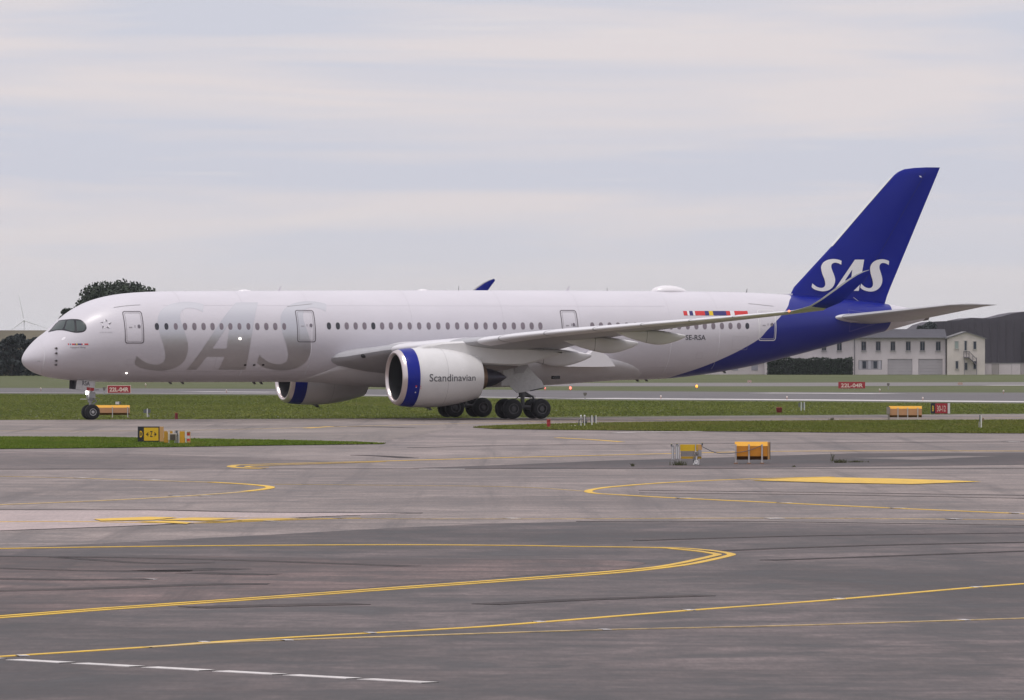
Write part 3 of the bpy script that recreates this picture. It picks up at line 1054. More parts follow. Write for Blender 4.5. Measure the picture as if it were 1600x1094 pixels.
WIN_U = [245.2, 260, 274.6, 289, 303.7, 318, 332, 346, 360, 374, 388, 402, 416, 430, 444,
         513.9, 527.9, 541.7, 555.6, 569.5, 583.2, 597, 610.8, 625.1, 640, 654.9, 669.8, 684.7, 699.5, 714.3, 729.1, 743.9, 758.7, 773.4, 788.1, 802.8, 817, 830.7, 844.3,
         925.5, 939.1, 952.6, 965.8, 979.3, 992.8, 1006.3, 1020, 1034.2, 1048.2, 1061, 1074.5, 1088, 1101.2, 1114.5, 1128, 1141.3, 1154.6, 1167.6]
WIN_DARK = {0, 1, 15, 16, 20, 57}
for i, u in enumerate(WIN_U):
    x, th = skin(u, 510.2 if i < 15 else 509.4)
    ring = [(x + 0.142 * math.copysign(abs(math.cos(a)) ** 0.85, math.cos(a)), th + 0.076 * math.copysign(abs(math.sin(a)) ** 0.85, math.sin(a))) for a in np.linspace(0, 2 * math.pi, 20, endpoint=False)]
    d = Decal(body, 0.008, 9, R(60))
    d.poly(ring)
    win = d.put('window', [W_OPEN if i in WIN_DARK else W_SHADE], plane)
    rim = [(x + (p[0] - x) * 1.13, th + (p[1] - th) * 1.10) for p in ring]
    d = Decal(body, 0.004, 9, R(60))
    d.poly(rim, [ring])
    d.put('window_frame', [SEAM_SOFT], win)


def px_ring(pts, o, s):
    return [skin(o[0] + p[0] / s, o[1] + p[1] / s) for p in pts]


# cockpit glazing with its black mask
mask_px = [(150, 392), (195, 343), (245, 283), (300, 224), (335, 205), (440, 193), (520, 187), (600, 189), (650, 197), (700, 225), (738, 268), (752, 318), (738, 362), (695, 390), (600, 402), (530, 394), (440, 374), (370, 363), (280, 366), (200, 384)]
d = Decal(body, 0.010, 0.35, R(5))
d.poly(px_ring(densify(smooth_closed(mask_px, 3), 30), (60, 480), 10.0))
mask = d.put('windscreen_surround', [MASK], plane)
for poly in ([(205, 360), (255, 295), (305, 240), (335, 222), (425, 209), (400, 300), (370, 350), (290, 354)], [(445, 222), (470, 208), (545, 207), (562, 250), (568, 368), (545, 384), (480, 372), (405, 342), (425, 300)], [(586, 214), (640, 212), (700, 242), (735, 300), (728, 350), (690, 374), (605, 378), (595, 300)]):
    d = Decal(body, 0.020, 0.35, R(5))
    d.poly(px_ring(densify(poly, 30), (60, 480), 10.0))
    d.put('pane', [GLASS], mask)
# big silver letters ahead of the wing and white ones on the fin share one drawing
S_LET = [(897, 60), (870, 48), (820, 38), (770, 40), (720, 55), (680, 85), (658, 125), (655, 165), (665, 220), (685, 280), (695, 330), (690, 365), (670, 385), (640, 390), (600, 380), (570, 360), (543, 335), (532, 378), (545, 395), (580, 415), (640, 430), (690, 430), (740, 415), (780, 385), (805, 345), (815, 295), (808, 250), (790, 195), (775, 150), (775, 115), (790, 92), (820, 82), (860, 90), (893, 108)]


def s_smooth():
    corners = {0, 16, 17, 33}
    out = []
    L = len(S_LET)
    for i in range(L):
        j = (i + 1) % L
        p0 = S_LET[i - 1] if i not in corners else S_LET[i]
        p3 = S_LET[(j + 1) % L] if j not in corners else S_LET[j]
        p0, p1, p2, p3 = (np.array(q, float) for q in (p0, S_LET[i], S_LET[j], p3))
        for k in range(4):
            t = k / 4
            out.append(tuple(0.5 * (2 * p1 + (p2 - p0) * t + (2 * p0 - 5 * p1 + 4 * p2 - p3) * t * t + (3 * p1 - p0 - 3 * p2 + p3) * t ** 3)))
    return out


S_OUT = s_smooth()
A_OUT = [(1060, 45), (1175, 45), (1110, 426), (967, 426), (999, 344), (905, 344), (850, 426), (797, 426)]
A_HOLE = [(1028, 165), (935, 300), (1010, 300)]
z_c = sect(14)[0]


def letter_to_skin(shift):
    def fn(p):
        th = R(49.7 - (p[1] - 38) / 394.0 * 97.7)
        u = 180 + (157 + (p[0] + shift - 543) * 1.393) / 4.706
        lat = 2.98 * math.cos(th)
        return sight(u, 527, lat)[0], th
    return fn


for body_poly, hole, sh in ((S_OUT, [], 0), (A_OUT, [A_HOLE], 8), (S_OUT, [], 648)):
    m = letter_to_skin(sh)
    d = Decal(body, 0.007, 0.4, R(3))
    d.poly([m(p) for p in densify(body_poly, 20)], [[m(p) for p in densify(h, 20)] for h in hole])
    d.put('lettering', [SILVER], plane)

# registration, flags, ship's name
def skin_text(body_txt, u0, u1, vt, vb, m, name='lettering', bold=0.01, e=0.012):
    xa, _ = skin(u0, (vt + vb) / 2)
    xb, _ = skin(u1, (vt + vb) / 2)
    um = (u0 + u1) / 2
    z1, z0 = body(*skin(um, vt))[2], body(*skin(um, vb))[2]
    d = Decal(body, e, 5, R(30))
    d.tris([on_skin(t) for t in fit_text(body_txt, xa, xb, z0, z1, bold)])
    return d.put(name, [m], plane)


skin_text('SE-RSA', 1071.2, 1102.6, 523.4, 531.4, GREY_TXT, bold=0.012)
skin_text('Ingegerd Viking', 110, 133.5, 541.6, 544.6, mat('name_lettering', (0.16, 0.15, 0.17), 0.5), bold=0.0)
skin_text('STAR ALLIANCE', 156, 175.5, 518.6, 520.2, mat('faint_lettering', (0.42, 0.41, 0.43), 0.5), bold=0.0)


def flag_strip(parts, v0, v1, slant, o, s):
    for a, b, m in parts:
        d = Decal(body, 0.012, 0.6, R(4))
        q = [(a, v0), (b, v0), (b + slant, v1), (a + slant, v1)]
        d.poly(densify([skin(o[0] + p[0] / s, o[1] + p[1] / s) for p in q], 0.3))
        d.put('flag_stripe', [m], plane)


flag_strip([(612, 645, RED_F), (647, 665, WHITE_TXT), (665, 696, NAVY_F), (698, 715, WHITE_TXT), (716, 803, RED_F), (803, 840, NAVY_F), (840, 876, YEL_F), (876, 994, NAVY_F), (994, 1029, RED_F), (1031, 1066, WHITE_TXT), (1068, 1186, RED_F)], 92, 132, 8, (960, 470), 5.714)
flag_strip([(458, 474, RED_F), (489, 502, NAVY_F), (518, 566, RED_F), (566, 583, NAVY_F), (583, 608, YEL_F), (608, 672, NAVY_F), (672, 690, RED_F), (690, 715, WHITE_TXT), (716, 778, RED_F)], 569, 590, 3, (60, 480), 10.0)

# five-pointed emblem made of silver darts
EL = mat('emblem_light', (0.80, 0.79, 0.81), 0.35)
ED = mat('emblem_dark', (0.16, 0.15, 0.17), 0.4)
cx, cy = 1052, 268
for k in range(5):
    an = R(-94 + 72 * k)
    P = lambda r, da: (cx + r * 1.06 * math.cos(an + R(da)), cy + r * 0.94 * math.sin(an + R(da)))
    tip, a, b, c = P(92, 0), P(50, -38), P(58, 30), P(44, 2)
    d = Decal(body, 0.012)
    q = px_ring([tip, a, b, c], (60, 480), 10.0)
    d.poly([q[0], q[1], q[3]], mi=0)
    d.poly([q[0], q[3], q[2]], mi=1)
    d.put('emblem', [EL, ED], plane)

# faint lap joints round the barrel and along the lower lobe
for x in (14.6, 19.2, 26.4, 33.0, 38.6, 45.2, 48.8):
    d = Decal(body, 0.003, 9, R(5))
    lo_, hi_ = (-60, 85) if x < 20 or x > 44 else (4, 85)
    d.poly([(x, R(t)) for t in range(lo_, hi_ + 1, 5)] + [(x + 0.018, R(t)) for t in range(hi_, lo_ - 1, -5)])
    d.put('skin_joint', [mat('lap_line', (0.50, 0.48, 0.515), 0.5)], plane)
for z, x0, x1 in ((3.18, 8.8, 20.4), (7.55, 9.0, 46.0), (3.4, 43.8, 46.0)):
    d = Decal(body, 0.003, 2.0, R(30))
    up = [(x, th_of(x, z)) for x in np.arange(x0, x1, 1.0)]
    d.poly(up + [(x, t + 0.006) for x, t in up[::-1]])
    d.put('skin_joint', [mat('lap_line', (0.50, 0.48, 0.515), 0.5)], plane)
for x, z, w, h in ((12.6, 3.35, 1.5, 1.0), (49.8, 4.6, 1.2, 0.9), (47.2, 4.0, 0.5, 0.4), (6.4, 3.6, 0.5, 0.4)):
    d = Decal(body, 0.003, 1.0, R(8))
    d.poly(on_skin(densify(rrect(x, x + w, z, z + h, 0.06), 0.2)), [on_skin(densify(rrect(x + .015, x + w - .015, z + .015, z + h - .015, 0.05), 0.2))])
    d.put('hatch', [mat('lap_line', (0.50, 0.48, 0.515), 0.5)], plane)

# nose radome joint, pitot probes and static ports
d = Decal(body, 0.004, 9, R(5))
d.poly([(1.02, R(t)) for t in range(-80, 81, 5)] + [(1.035, R(t)) for t in range(80, -81, -5)])
d.put('radome_joint', [mat('radome_line', (0.55, 0.54, 0.56), 0.5)], plane)
d = Decal(body, 0.004, 9, R(5))
d.poly([(10.3, R(t)) for t in range(20, 86, 5)] + [(10.32, R(t)) for t in range(85, 19, -5)])
d.put('skin_joint', [mat('radome_line', (0.55, 0.54, 0.56), 0.5)], plane)
for u, v in ((87.6, 544.2), (87.8, 552.0), (87.6, 563.8), (87.2, 570.2)):
    x, th = skin(u, v)
    p = Vector(body(x, th))
    mb = MB()
    mb.tube([p, p + Vector((0, -0.10, 0))], 0.07, 8)
    mb.tube([p + Vector((0, -0.10, 0)), p + Vector((-0.16, -0.14, 0))], 0.02, 6)
    mb.build('probe', [mat('probe_metal', (0.10, 0.09, 0.09), 0.4, metal=0.5)], plane)
x, th = skin(58 / 1 + 0.6, 564.2)
MB().tube([body(x, th, 0.0), body(x + 0.14, th, 0.02)], 0.02, 6).build('probe', [STEEL], plane)
for u, v in ((383, 570.4), (397, 570.4), (411, 570.2)):
    x, th = skin(u, v)
    d = Decal(body, 0.010)
    d.poly([(x + 0.10 * math.cos(a), th + R(1.5) * math.sin(a)) for a in np.linspace(0, 2 * math.pi, 12, endpoint=False)])
    d.put('drain_port', [DARK], plane)


def lamp(p, r, m, name='lamp', sx=1.0):
    prof = [(r * math.cos(t) * sx, max(0.001, r * math.sin(t))) for t in np.linspace(0, math.pi, 7)]
    return MB().lathe(prof, p, 'x', 10).build(name, [m], plane, smooth=True)


LAMP_GLARE = mat('lamp_glare', (1, 1, 1), 0.3, emit=((1.0, 0.93, 0.82), 5.0))
for u, v, r in ((197.6, 583.0, 0.055), (375.0, 529.2, 0.085)):
    x, th = skin(u, v)
    lamp(body(x, th, 0.01), r, LAMP_GLARE, 'scan_light')
x, th = skin(99.2, 529.3)
d = Decal(body, 0.012)
d.poly([(x + 0.13 * math.cos(a), th + R(2.9) * math.sin(a)) for a in np.linspace(0, 2 * math.pi, 16, endpoint=False)])
d.put('round_marking', [mat('bright_white', (0.90, 0.88, 0.92), 0.3)], plane)

# roof antennas and radome
def blade(x, h, w, name='antenna', zoff=0.0, m=WHITE, sweep=0.6):
    z0 = f_top(sq(x)) - 0.03
    mb = MB()
    mb.prism([(x, z0), (x + w, z0), (x + w * (1 + sweep * 0.6), z0 + h), (x + w * (1 + sweep * 0.6) - w * 0.3, z0 + h)], 'y', -0.02, 0.02)
    return mb.build(name, [m], plane)


blade(sight(433, 455, 0)[0], 0.34, 0.22)
blade(sight(883, 455, 0)[0], 0.36, 0.26)
blade(sight(716, 455, 0)[0], 0.36, 0.05, sweep=0.0, m=STEEL)
blade(sight(948, 455, 0)[0], 0.26, 0.05, sweep=-0.3, m=STEEL)
blade(sight(1165, 457, 0)[0], 0.30, 0.10, m=STEEL)
for u0, u1, h in ((371, 394, 0.10), (652, 670, 0.10), (1017, 1074, 0.40)):
    x0, x1 = sight(u0, 455, 0)[0], sight(u1, 455, 0)[0]
    mb = MB()
    rg = []
    for t in np.linspace(0.0, 1.0, 15):
        x = x0 + (x1 - x0) * t
        k = max(0.02, math.sin(math.pi * min(1, t ** 0.85)) ** 0.55)
        zt = f_top(sq(x))
        w = 0.62 * k if h > 0.2 else 0.3 * k
        rg.append([(x, w * math.cos(a), zt - 0.06 + (h + 0.06) * k * math.sin(a)) for a in np.linspace(0, math.pi, 11)])
    mb.loft(rg, closed=True)
    mb.build('antenna_radome', [mat('radome_white', (0.80, 0.78, 0.80), 0.25)], plane, smooth=True)
for u, dz in ((262, 0.0), (281, 0.0), (393, 0.03), (404, 0.03), (992, 0.0), (1006, 0.0), (1128, 0.0)):
    x = sight(u, 590, 0)[0]
    z0 = f_bot(sq(x))
    MB().prism([(x, z0 + .03), (x + .22, z0 + .03), (x + .32, z0 - .13 - dz), (x + .18, z0 - .13 - dz)], 'y', -0.03, 0.03).build('belly_antenna', [SEAM], plane)

# ------------------------------------------------ wings
AIR = [(1.0, 0.0), (0.9, 0.13), (0.78, 0.27), (0.65, 0.40), (0.5, 0.49), (0.35, 0.53), (0.22, 0.48), (0.12, 0.385), (0.06, 0.285), (0.025, 0.19), (0.008, 0.11), (0.0, 0.0),
       (0.008, -0.10), (0.025, -0.17), (0.06, -0.25), (0.12, -0.33), (0.22, -0.42), (0.35, -0.47), (0.5, -0.44), (0.65, -0.31), (0.78, -0.16), (0.9, -0.05)]
W_LAT = [0.0, 2.0, 3.6, 6.0, 8.4, 10.6, 13.0, 16.5, 20.0, 24.0, 27.5, 29.6, 30.7]
W_LE = [(l, 21.0 + (l - 3.0) * 0.742) for l in W_LAT]
wle = pchip(W_LAT, [p[1] for p in W_LE])
wch = pchip([0, 3, 6, 10.8, 20, 29.6, 30.7], [14.6, 13.0, 11.2, 8.5, 5.45, 2.75, 2.45])
wz = pchip([0, 3, 4.5, 6.0, 8.4, 12.0, 13.5, 16.0, 19.0, 22.0, 25.0, 28.0, 30.7], [4.02, 4.10, 4.33, 4.58, 4.86, 5.20, 5.42, 5.70, 5.98, 6.26, 6.52, 6.80, 7.07])
wt = pchip([0, 3, 6, 11, 20, 30.7], [0.145, 0.135, 0.125, 0.11, 0.09, 0.08])
winc = pchip([0, 6, 10, 14, 31], [R(2.6), R(2.0), R(0.9), R(0.1), R(-2.2)])


def wing_ring(l, s):
    x0, c, z0, t, a = wle(l), wch(l), wz(l), wt(l), winc(l)
    return [(x0 + p * c * math.cos(a) + q * t * c * math.sin(a), -s * l, z0 - p * c * math.sin(a) + q * t * c * math.cos(a)) for p, q in AIR]


# winglet stations: lat, LE (photo), TE (photo)
WL = [(31.15, (1247, 483.6), (1287, 484.6)), (31.55, (1265, 478), (1291, 482)), (31.85, (1282, 467.5), (1300, 478.5)), (32.05, (1299, 455), (1312, 473.5)), (32.2, (1312, 445.6), (1323, 466)), (32.3, (1325, 436.4), (1334, 454.5)), (32.37, (1338, 428.6), (1345, 443.5)), (32.42, (1349, 424), (1353, 433.5)), (32.45, (1358, 421.6), (1359.6, 425.6))]
for s in (1, -1):
    rg = [wing_ring(l, s) for l in np.concatenate([np.arange(0, 30.7, 0.6), [30.7]])]
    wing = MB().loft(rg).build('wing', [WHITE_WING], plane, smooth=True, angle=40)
    if s < 0:
        tag(wing, None)
    wlr = [wing_ring(30.7, s)]
    for l, le, te in WL:
        xa, za = sight(*le, l)
        xb, zb = sight(*te, l)
        c = math.hypot(xb - xa, zb - za)
        tx, tz = (xb - xa) / c, (zb - za) / c
        ny = min(1.0, (l - 30.7) / 1.7)           # section normal turns from vertical to sideways
        ring = []
        for p, q in AIR:
            th = q * 0.10 * c
            ring.append((xa + p * (xb - xa) - tz * th * (1 - ny), -s * (l - th * ny), za + p * (zb - za) + tx * th * (1 - ny)))
        wlr.append(ring)

    def wl_mi(i, k):
        if 7 <= k <= 14:
            return 0
        return 1 if i >= 2 else 0
    MB().loft(wlr, mifun=wl_mi).build('winglet', [WHITE_WING, BLUE], wing, smooth=True, angle=40)
    # leading-edge slat segments: pale paint with sky light put into its colour, gaps show as dark rings
    for l0, l1 in ((6.4, 10.0), (11.8, 13.1), (13.15, 15.9), (15.95, 18.9), (18.95, 21.8), (21.85, 24.7), (24.75, 27.3), (27.35, 30.4)):
        rows = []
        for l in np.linspace(l0 + 0.02, l1 - 0.02, 6):
            full = wing_ring(l, s)
            rows.append([(x - 0.012, y, z + (0.008 if k <= 11 else -0.008)) for k, (x, y, z) in enumerate(full) if 6 <= k <= 15])
        MB().loft(rows, closed=False, cap=False).build('slat', [mat('slat_paint_lit', (0.72, 0.71, 0.74), 0.28)], wing, smooth=True)
    # flap track fairings
    for l, tip, depth, length in ((10.3, (923.5, 553.5), 0.62, 6.2), (14.55, (996.5, 534.5), 0.56, 5.6), (18.9, (1070.5, 523.5), 0.48, 5.0)):
        x1, z1 = sight(*tip, l)
        x0 = x1 - length
        rg = []
        for t in np.linspace(0, 1, 17):
            x = x0 + length * t
            k = max(0.02, (math.sin(math.pi * min(1.0, t * 0.62 + 0.02)) ** 0.8) * (1 - max(0, (t - 0.55) / 0.45) ** 1.6 * 0.80))
            zt = z1 + 0.10 + (1 - t) * length * 0.060
            if t > 0.6:
                zt -= (t - 0.6) * 0.05
            rg.append([(x, -s * (l + 0.33 * k * math.cos(a)), zt - 0.12 + (0.22 if math.sin(a) > 0 else depth * 1.65) * k * math.sin(a) * (1.0 if t < 0.97 else 0.8)) for a in np.linspace(0, 2 * math.pi, 20, endpoint=False)])
        fair = MB().loft(rg).build('flap_track_fairing', [FAIRING], wing, smooth=True, angle=60)
        jr = []
        for p_, q_ in zip(rg[7], rg[8]):
            a_, b_ = Vector(p_), Vector(q_)
            jr.append((a_, a_.lerp(b_, 0.07)))
        cen = sum((j[0] for j in jr), Vector()) / len(jr)
        MB().loft([[cen + (j[0] - cen) * 1.015 for j in jr], [cen + (j[1] - cen) * 1.015 for j in jr]], cap=False).build('fairing_joint', [SEAM], wing)
    # landing light window in the wing root
    if s > 0:
        for l, z, r in ((4.55, 4.12, 0.15),):
            x = wle(l) + 0.02
            MB().lathe([(-0.06, 0.001), (-0.05, r * 0.7), (0.02, r), (0.2, r)], (x + 0.02, -l, wz(l) - 0.12), 'x', 14).build('landing_light', [DARK], wing, smooth=True)
    lamp_x, lamp_z = sight(1233.3, 485.4, 30.72)
    o = lamp((lamp_x - 0.02, -s * 30.72, lamp_z - 0.03), 0.07, LAMP_R if s > 0 else mat('lamp_green', (0.1, 1, 0.3), 0.3, emit=((0.1, 1.0, 0.4), 4.0)), 'navigation_light')
    o.parent = wing

# pale shroud panel over the inboard flap, low on the fuselage side
pts = [(853, 569), (858, 566.4), (880, 565.8), (900, 562), (918, 556), (926, 548.4), (938, 548.6), (950, 557), (957, 567), (961, 572.6), (930, 573.4), (890, 573), (866, 571.6)]
poly = [sight(u, v, 3.55) for u, v in pts]
mb = MB()
mb.prism(poly, 'y', -3.62, -2.7)
mb.build('flap_shroud', [mat('shroud_paint', (0.78, 0.76, 0.78), 0.35)], plane)

# ------------------------------------------------ fin and tailplane
FIN = [(7.6, 54.9, 62.45), (8.37, 55.35, 62.70), (8.9, 55.62, 62.93), (11.73, 58.46, 64.22), (14.5, 61.10, 65.48), (16.69, 63.22, 66.48), (16.9, 63.50, 66.57), (17.1, 63.98, 66.66), (17.2, 64.75, 66.70), (17.25, 65.7, 66.73)]
rg = []
for z, a, b in FIN:
    c = b - a
    k = 1.0 if z < 16.8 else max(0.15, 1 - (z - 16.8) / 0.5)
    rg.append([(a + p * c, q * 0.105 * c * k, z) for p, q in AIR])
fin = MB().loft(rg).build('fin', [BLUE], plane, smooth=True, angle=40)


def fin_y(x, z):
    """half thickness of the fin"""
    zs = [f[0] for f in FIN]
    a, b = float(np.interp(z, zs, [f[1] for f in FIN])), float(np.interp(z, zs, [f[2] for f in FIN]))
    p = min(max((x - a) / (b - a), 0.0), 1.0)
    ps = [q[0] for q in AIR[11::-1]]
    ts = [q[1] for q in AIR[11::-1]]
    return float(np.interp(p, ps, ts)) * 0.105 * (b - a)


def fin_surf(x, z, e):
    return (x, -(fin_y(x, z) + e), z)


for body_poly, hole, sh in ((S_OUT, [], (0, 0)), (A_OUT, [A_HOLE], (0, 0)), (S_OUT, [], (596, 3))):
    def m(p):
        return sight(1200 + (p[0] + sh[0]) / 7.815, 400 + (p[1] + sh[1]) / 7.815, 0.33)
    d = Decal(fin_surf, 0.012, 0.3, 0.3)
    d.poly([m(p) for p in densify(body_poly, 30)], [[m(p) for p in densify(h, 30)] for h in hole])
    d.put('lettering', [WHITE_TXT], fin)
# pale leading edge guard and rudder gap
rows = []
for z in np.linspace(11.72, 16.55, 8):
    a = float(np.interp(z, [f[0] for f in FIN], [f[1] for f in FIN]))
    b = float(np.interp(z, [f[0] for f in FIN], [f[2] for f in FIN]))
    c = b - a
    rows.append([(a + p * c - 0.10, q * 0.105 * c * 1.04, z + 0.02) for p, q in AIR if p <= 0.03])
MB().loft(rows, closed=False, cap=False).build('leading_edge', [mat('edge_white', (0.74, 0.73, 0.74), 0.35)], fin, smooth=True)
d = Decal(fin_surf, 0.008, 5, 5)
d.poly([(60.35, 8.6), (60.385, 8.6), (65.6, 16.9), (65.57, 16.9)])
d.put('rudder_gap', [mat('rudder_line', (0.012, 0.014, 0.10), 0.5)], fin)
d = Decal(fin_surf, 0.010, 5, 5)
q = [sight(*p, 0.3) for p in ((1333, 465), (1342, 471.6), (1360, 474), (1379, 476.6), (1379, 475.8), (1360, 473.2), (1342.4, 470.8), (1333.6, 464.6))]
d.poly(q)
d.put('root_seal', [SILVER], fin)
d = Decal(fin_surf, 0.012, 5, 5)
q = [sight(*p, 0.1) for p in ((1435.5, 274.4), (1438.5, 275), (1440, 277.4), (1436.6, 276.8))]
d.poly(q)
d.put('lamp_lens', [WHITE_TXT], fin)
# white dorsal fillet
xa, xb = sight(1212, 460, 0)[0], sight(1252, 463, 0)[0]
za = f_top(sq(xb))
MB().prism([(xa, f_top(sq(xa)) - .03), (xb, za - .05), (xb + 1.0, za + 0.0), (xb - 0.6, za + 0.16)], 'y', -0.10, 0.10).build('dorsal_fillet', [WHITE], plane)

for s in (1, -1):
    rg = []
    for l, xl, zl, c in ((0.0, 56.3, 6.66, 7.3), (1.2, 57.2, 6.74, 6.75), (1.75, 57.75, 6.79, 6.35), (3.0, 58.72, 6.93, 5.75), (6.0, 61.0, 7.29, 4.25), (8.6, 62.98, 7.61, 2.95), (9.0, 63.33, 7.66, 2.85), (9.25, 63.9, 7.69, 2.5), (9.4, 64.9, 7.70, 1.75)):
        t = 0.105 if l < 9 else 0.09
        if l > 9.3:
            t = 0.03
        a = R(1.2)
        rg.append([(xl + p * c, -s * l, zl - p * c * math.sin(a) + q * t * c) for p, q in AIR])

    def st_mi(i, k):
        return 1 if 8 <= k <= 13 and 1 <= i <= 2 else 0
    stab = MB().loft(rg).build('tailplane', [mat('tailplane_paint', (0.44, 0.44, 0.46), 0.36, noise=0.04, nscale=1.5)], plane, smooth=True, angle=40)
    if s > 0:
        rows = []
        for l in (1.15, 1.45, 1.75, 2.05, 2.35):
            xl, zl, c = (np.interp(l, [0, 1.2, 1.75, 3.0], k) for k in ([56.3, 57.2, 57.75, 58.72], [6.66, 6.74, 6.79, 6.93], [7.3, 6.75, 6.35, 5.75]))
            rows.append([(xl + p * c * 1.0 - 0.05, -s * l, zl - p * c * 0.021 + q * 0.105 * c * 1.05) for p, q in AIR if p <= 0.23])
        MB().loft(rows, closed=False, cap=False).build('leading_edge', [mat('edge_white', (0.74, 0.73, 0.74), 0.35)], stab, smooth=True)
# framed cutout plate where the tailplane pivots
d = Decal(body, 0.010, 0.5, R(4))
out = [skin(1200 + a / 7.815, 400 + b / 7.815) for a, b in ((972, 655), (1215, 690), (1370, 800), (1330, 830), (1000, 930), (985, 925))]
inn = [skin(1200 + a / 7.815, 400 + b / 7.815) for a, b in ((982, 665), (1210, 700), (1330, 808), (1310, 822), (1010, 912), (996, 908))]
d.poly(densify(out, 0.4), [densify(inn, 0.4)])
d.put('pivot_plate', [mat('blue_edge', (0.055, 0.06, 0.30), 0.3)], plane)

# ------------------------------------------------ engines and pylons
NAC = [(0.0, 1.60), (0.02, 1.66), (0.07, 1.725), (0.16, 1.78), (0.32, 1.835), (0.6, 1.89), (1.0, 1.93), (1.6, 1.96), (2.3, 1.965), (3.0, 1.935), (3.7, 1.86), (4.4, 1.745), (5.1, 1.58), (5.6, 1.44), (5.85, 1.365)]
nac_r = pchip([a for a, _ in NAC], [b for _, b in NAC])
XE, LE_, ZE = 22.1, 10.66, 2.80


def engine(s):
    e0 = (XE, -s * LE_, ZE)
    d1 = [0.30, 0.45, 0.6, 0.8, 1.0, 1.15]
    lip = [(0.30, nac_r(0.30)), (0.16, 1.78), (0.07, 1.725), (0.02, 1.66), (0.0, 1.60), (0.02, 1.55), (0.08, 1.51), (0.2, 1.48)]
    eng = MB().lathe([(a, nac_r(a)) for a in (1.15, 1.4, 1.8, 2.3, 2.8, 3.3, 3.8, 4.3, 4.8, 5.2, 5.6, 5.85)] + [(5.84, 1.30), (5.2, 1.32), (4.8, 1.30)], e0, 'x', 64).build('engine', [NACELLE], plane, smooth=True, angle=50)
    MB().lathe([(a, nac_r(a)) for a in d1], e0, 'x', 64).build('cowl_band', [BLUE], eng, smooth=True)
    MB().lathe(lip, e0, 'x', 64).build('inlet_lip', [LIP], eng, smooth=True)
    MB().lathe([(0.2, 1.48), (0.5, 1.475), (0.9, 1.49), (1.3, 1.5)], e0, 'x', 64).build('inlet_duct', [mat('duct_liner', (0.022, 0.022, 0.025), 0.6)], eng, smooth=True)
    MB().lathe([(1.45, 1.5), (1.5, 0.001)], e0, 'x', 32).build('fan_disc', [DARK], eng)
    spin = [(0.72 + 0.62 * t, max(0.001, 0.42 * math.sqrt(t))) for t in np.linspace(0, 1, 8)]
    MB().lathe(spin, e0, 'x', 24).build('spinner', [mat('spinner_grey', (0.07, 0.07, 0.075), 0.4)], eng, smooth=True)
    bl = MB()
    for k in range(22):
        a = 2 * math.pi * k / 22
        pts = []
        for r, tw, xo in ((0.40, 0.5, 1.30), (0.95, 0.9, 1.26), (1.47, 1.25, 1.22)):
            w = 0.14 + 0.05 * r
            for q in (-1, 1):
                an = a + q * w * math.sin(tw) / r * 0.8
                pts.append((XE + xo + q * w * math.cos(tw), -s * LE_ + r * math.cos(an), ZE + r * math.sin(an)))
        bl.face([pts[0], pts[1], pts[3], pts[2]])
        bl.face([pts[2], pts[3], pts[5], pts[4]])
    bl.build('fan', [mat('fan_blade', (0.020, 0.020, 0.024), 0.45, metal=0.4)], eng)
    MB().lathe([(4.7, 0.98), (5.4, 0.93), (5.86, 0.84), (6.35, 0.76), (6.36, 0.70), (6.0, 0.70)], e0, 'x', 40, ).build('core_cowl', [BRONZE], eng, smooth=True, angle=40)
    MB().lathe([(5.9, 0.60), (6.36, 0.66), (6.8, 0.60), (7.2, 0.47), (7.6, 0.27), (7.95, 0.05), (7.98, 0.001)], e0, 'x', 32).build('exhaust_cone', [EXHAUST], eng, smooth=True)
    # cowl joints
    for a in (3.12,):
        MB().lathe([(a, nac_r(a) + 0.003), (a + 0.016, nac_r(a + 0.016) + 0.003)], e0, 'x', 64).build('cowl_joint', [SEAM_SOFT], eng, smooth=True)
    MB().lathe([(1.22, nac_r(1.22) + 0.003), (1.235, nac_r(1.235) + 0.003)], e0, 'x', 64).build('cowl_joint', [mat('radome_line', (0.55, 0.54, 0.56), 0.5)], eng, smooth=True)
    # drain mast and strake
    MB().prism([(XE + 2.1, ZE - 1.93), (XE + 2.55, ZE - 1.93), (XE + 2.72, ZE - 2.16), (XE + 2.50, ZE - 2.14)], 'y', -s * LE_ - 0.03, -s * LE_ + 0.03).build('drain_mast', [SEAM], eng)
    # pylon
    spec = [(623, 545, 0.10), (640, 541.6, 0.2)]
    pl = []
    for x, zt, zb, hw in ((23.4, 4.70, 4.6, 0.06), (24.2, 4.92, 4.4, 0.20), (25.5, 5.12, 4.2, 0.30), (27.0, 5.20, 3.9, 0.38), (28.0, 5.1, 3.66, 0.42), (29.5, 4.95, 3.58, 0.42), (31.0, 4.8, 3.56, 0.38), (31.9, 4.7, 3.75, 0.32), (33.0, 4.6, 4.10, 0.20), (34.0, 4.5, 4.36, 0.05)):
        pl.append([(x, -s * LE_ - hw * 0.6, zb), (x, -s * LE_ - hw, zb + 0.12), (x, -s * LE_ - hw, zt - 0.12), (x, -s * LE_ - hw * 0.5, zt), (x, -s * LE_ + hw * 0.5, zt), (x, -s * LE_ + hw, zt - 0.12), (x, -s * LE_ + hw, zb + 0.12), (x, -s * LE_ + hw * 0.6, zb)])
    MB().loft(pl).build('pylon', [NACELLE], eng, smooth=True, angle=35)
    hs = []
    for x, zt, zb, hw in ((27.7, 3.7, 3.5, 0.34), (28.3, 3.62, 3.28, 0.38), (29.2, 3.58, 3.22, 0.36), (30.0, 3.57, 3.30, 0.3), (30.8, 3.56, 3.46, 0.2)):
        hs.append([(x, -s * LE_ - hw, zt), (x, -s * LE_ - hw * 0.6, zb), (x, -s * LE_ + hw * 0.6, zb), (x, -s * LE_ + hw, zt)])
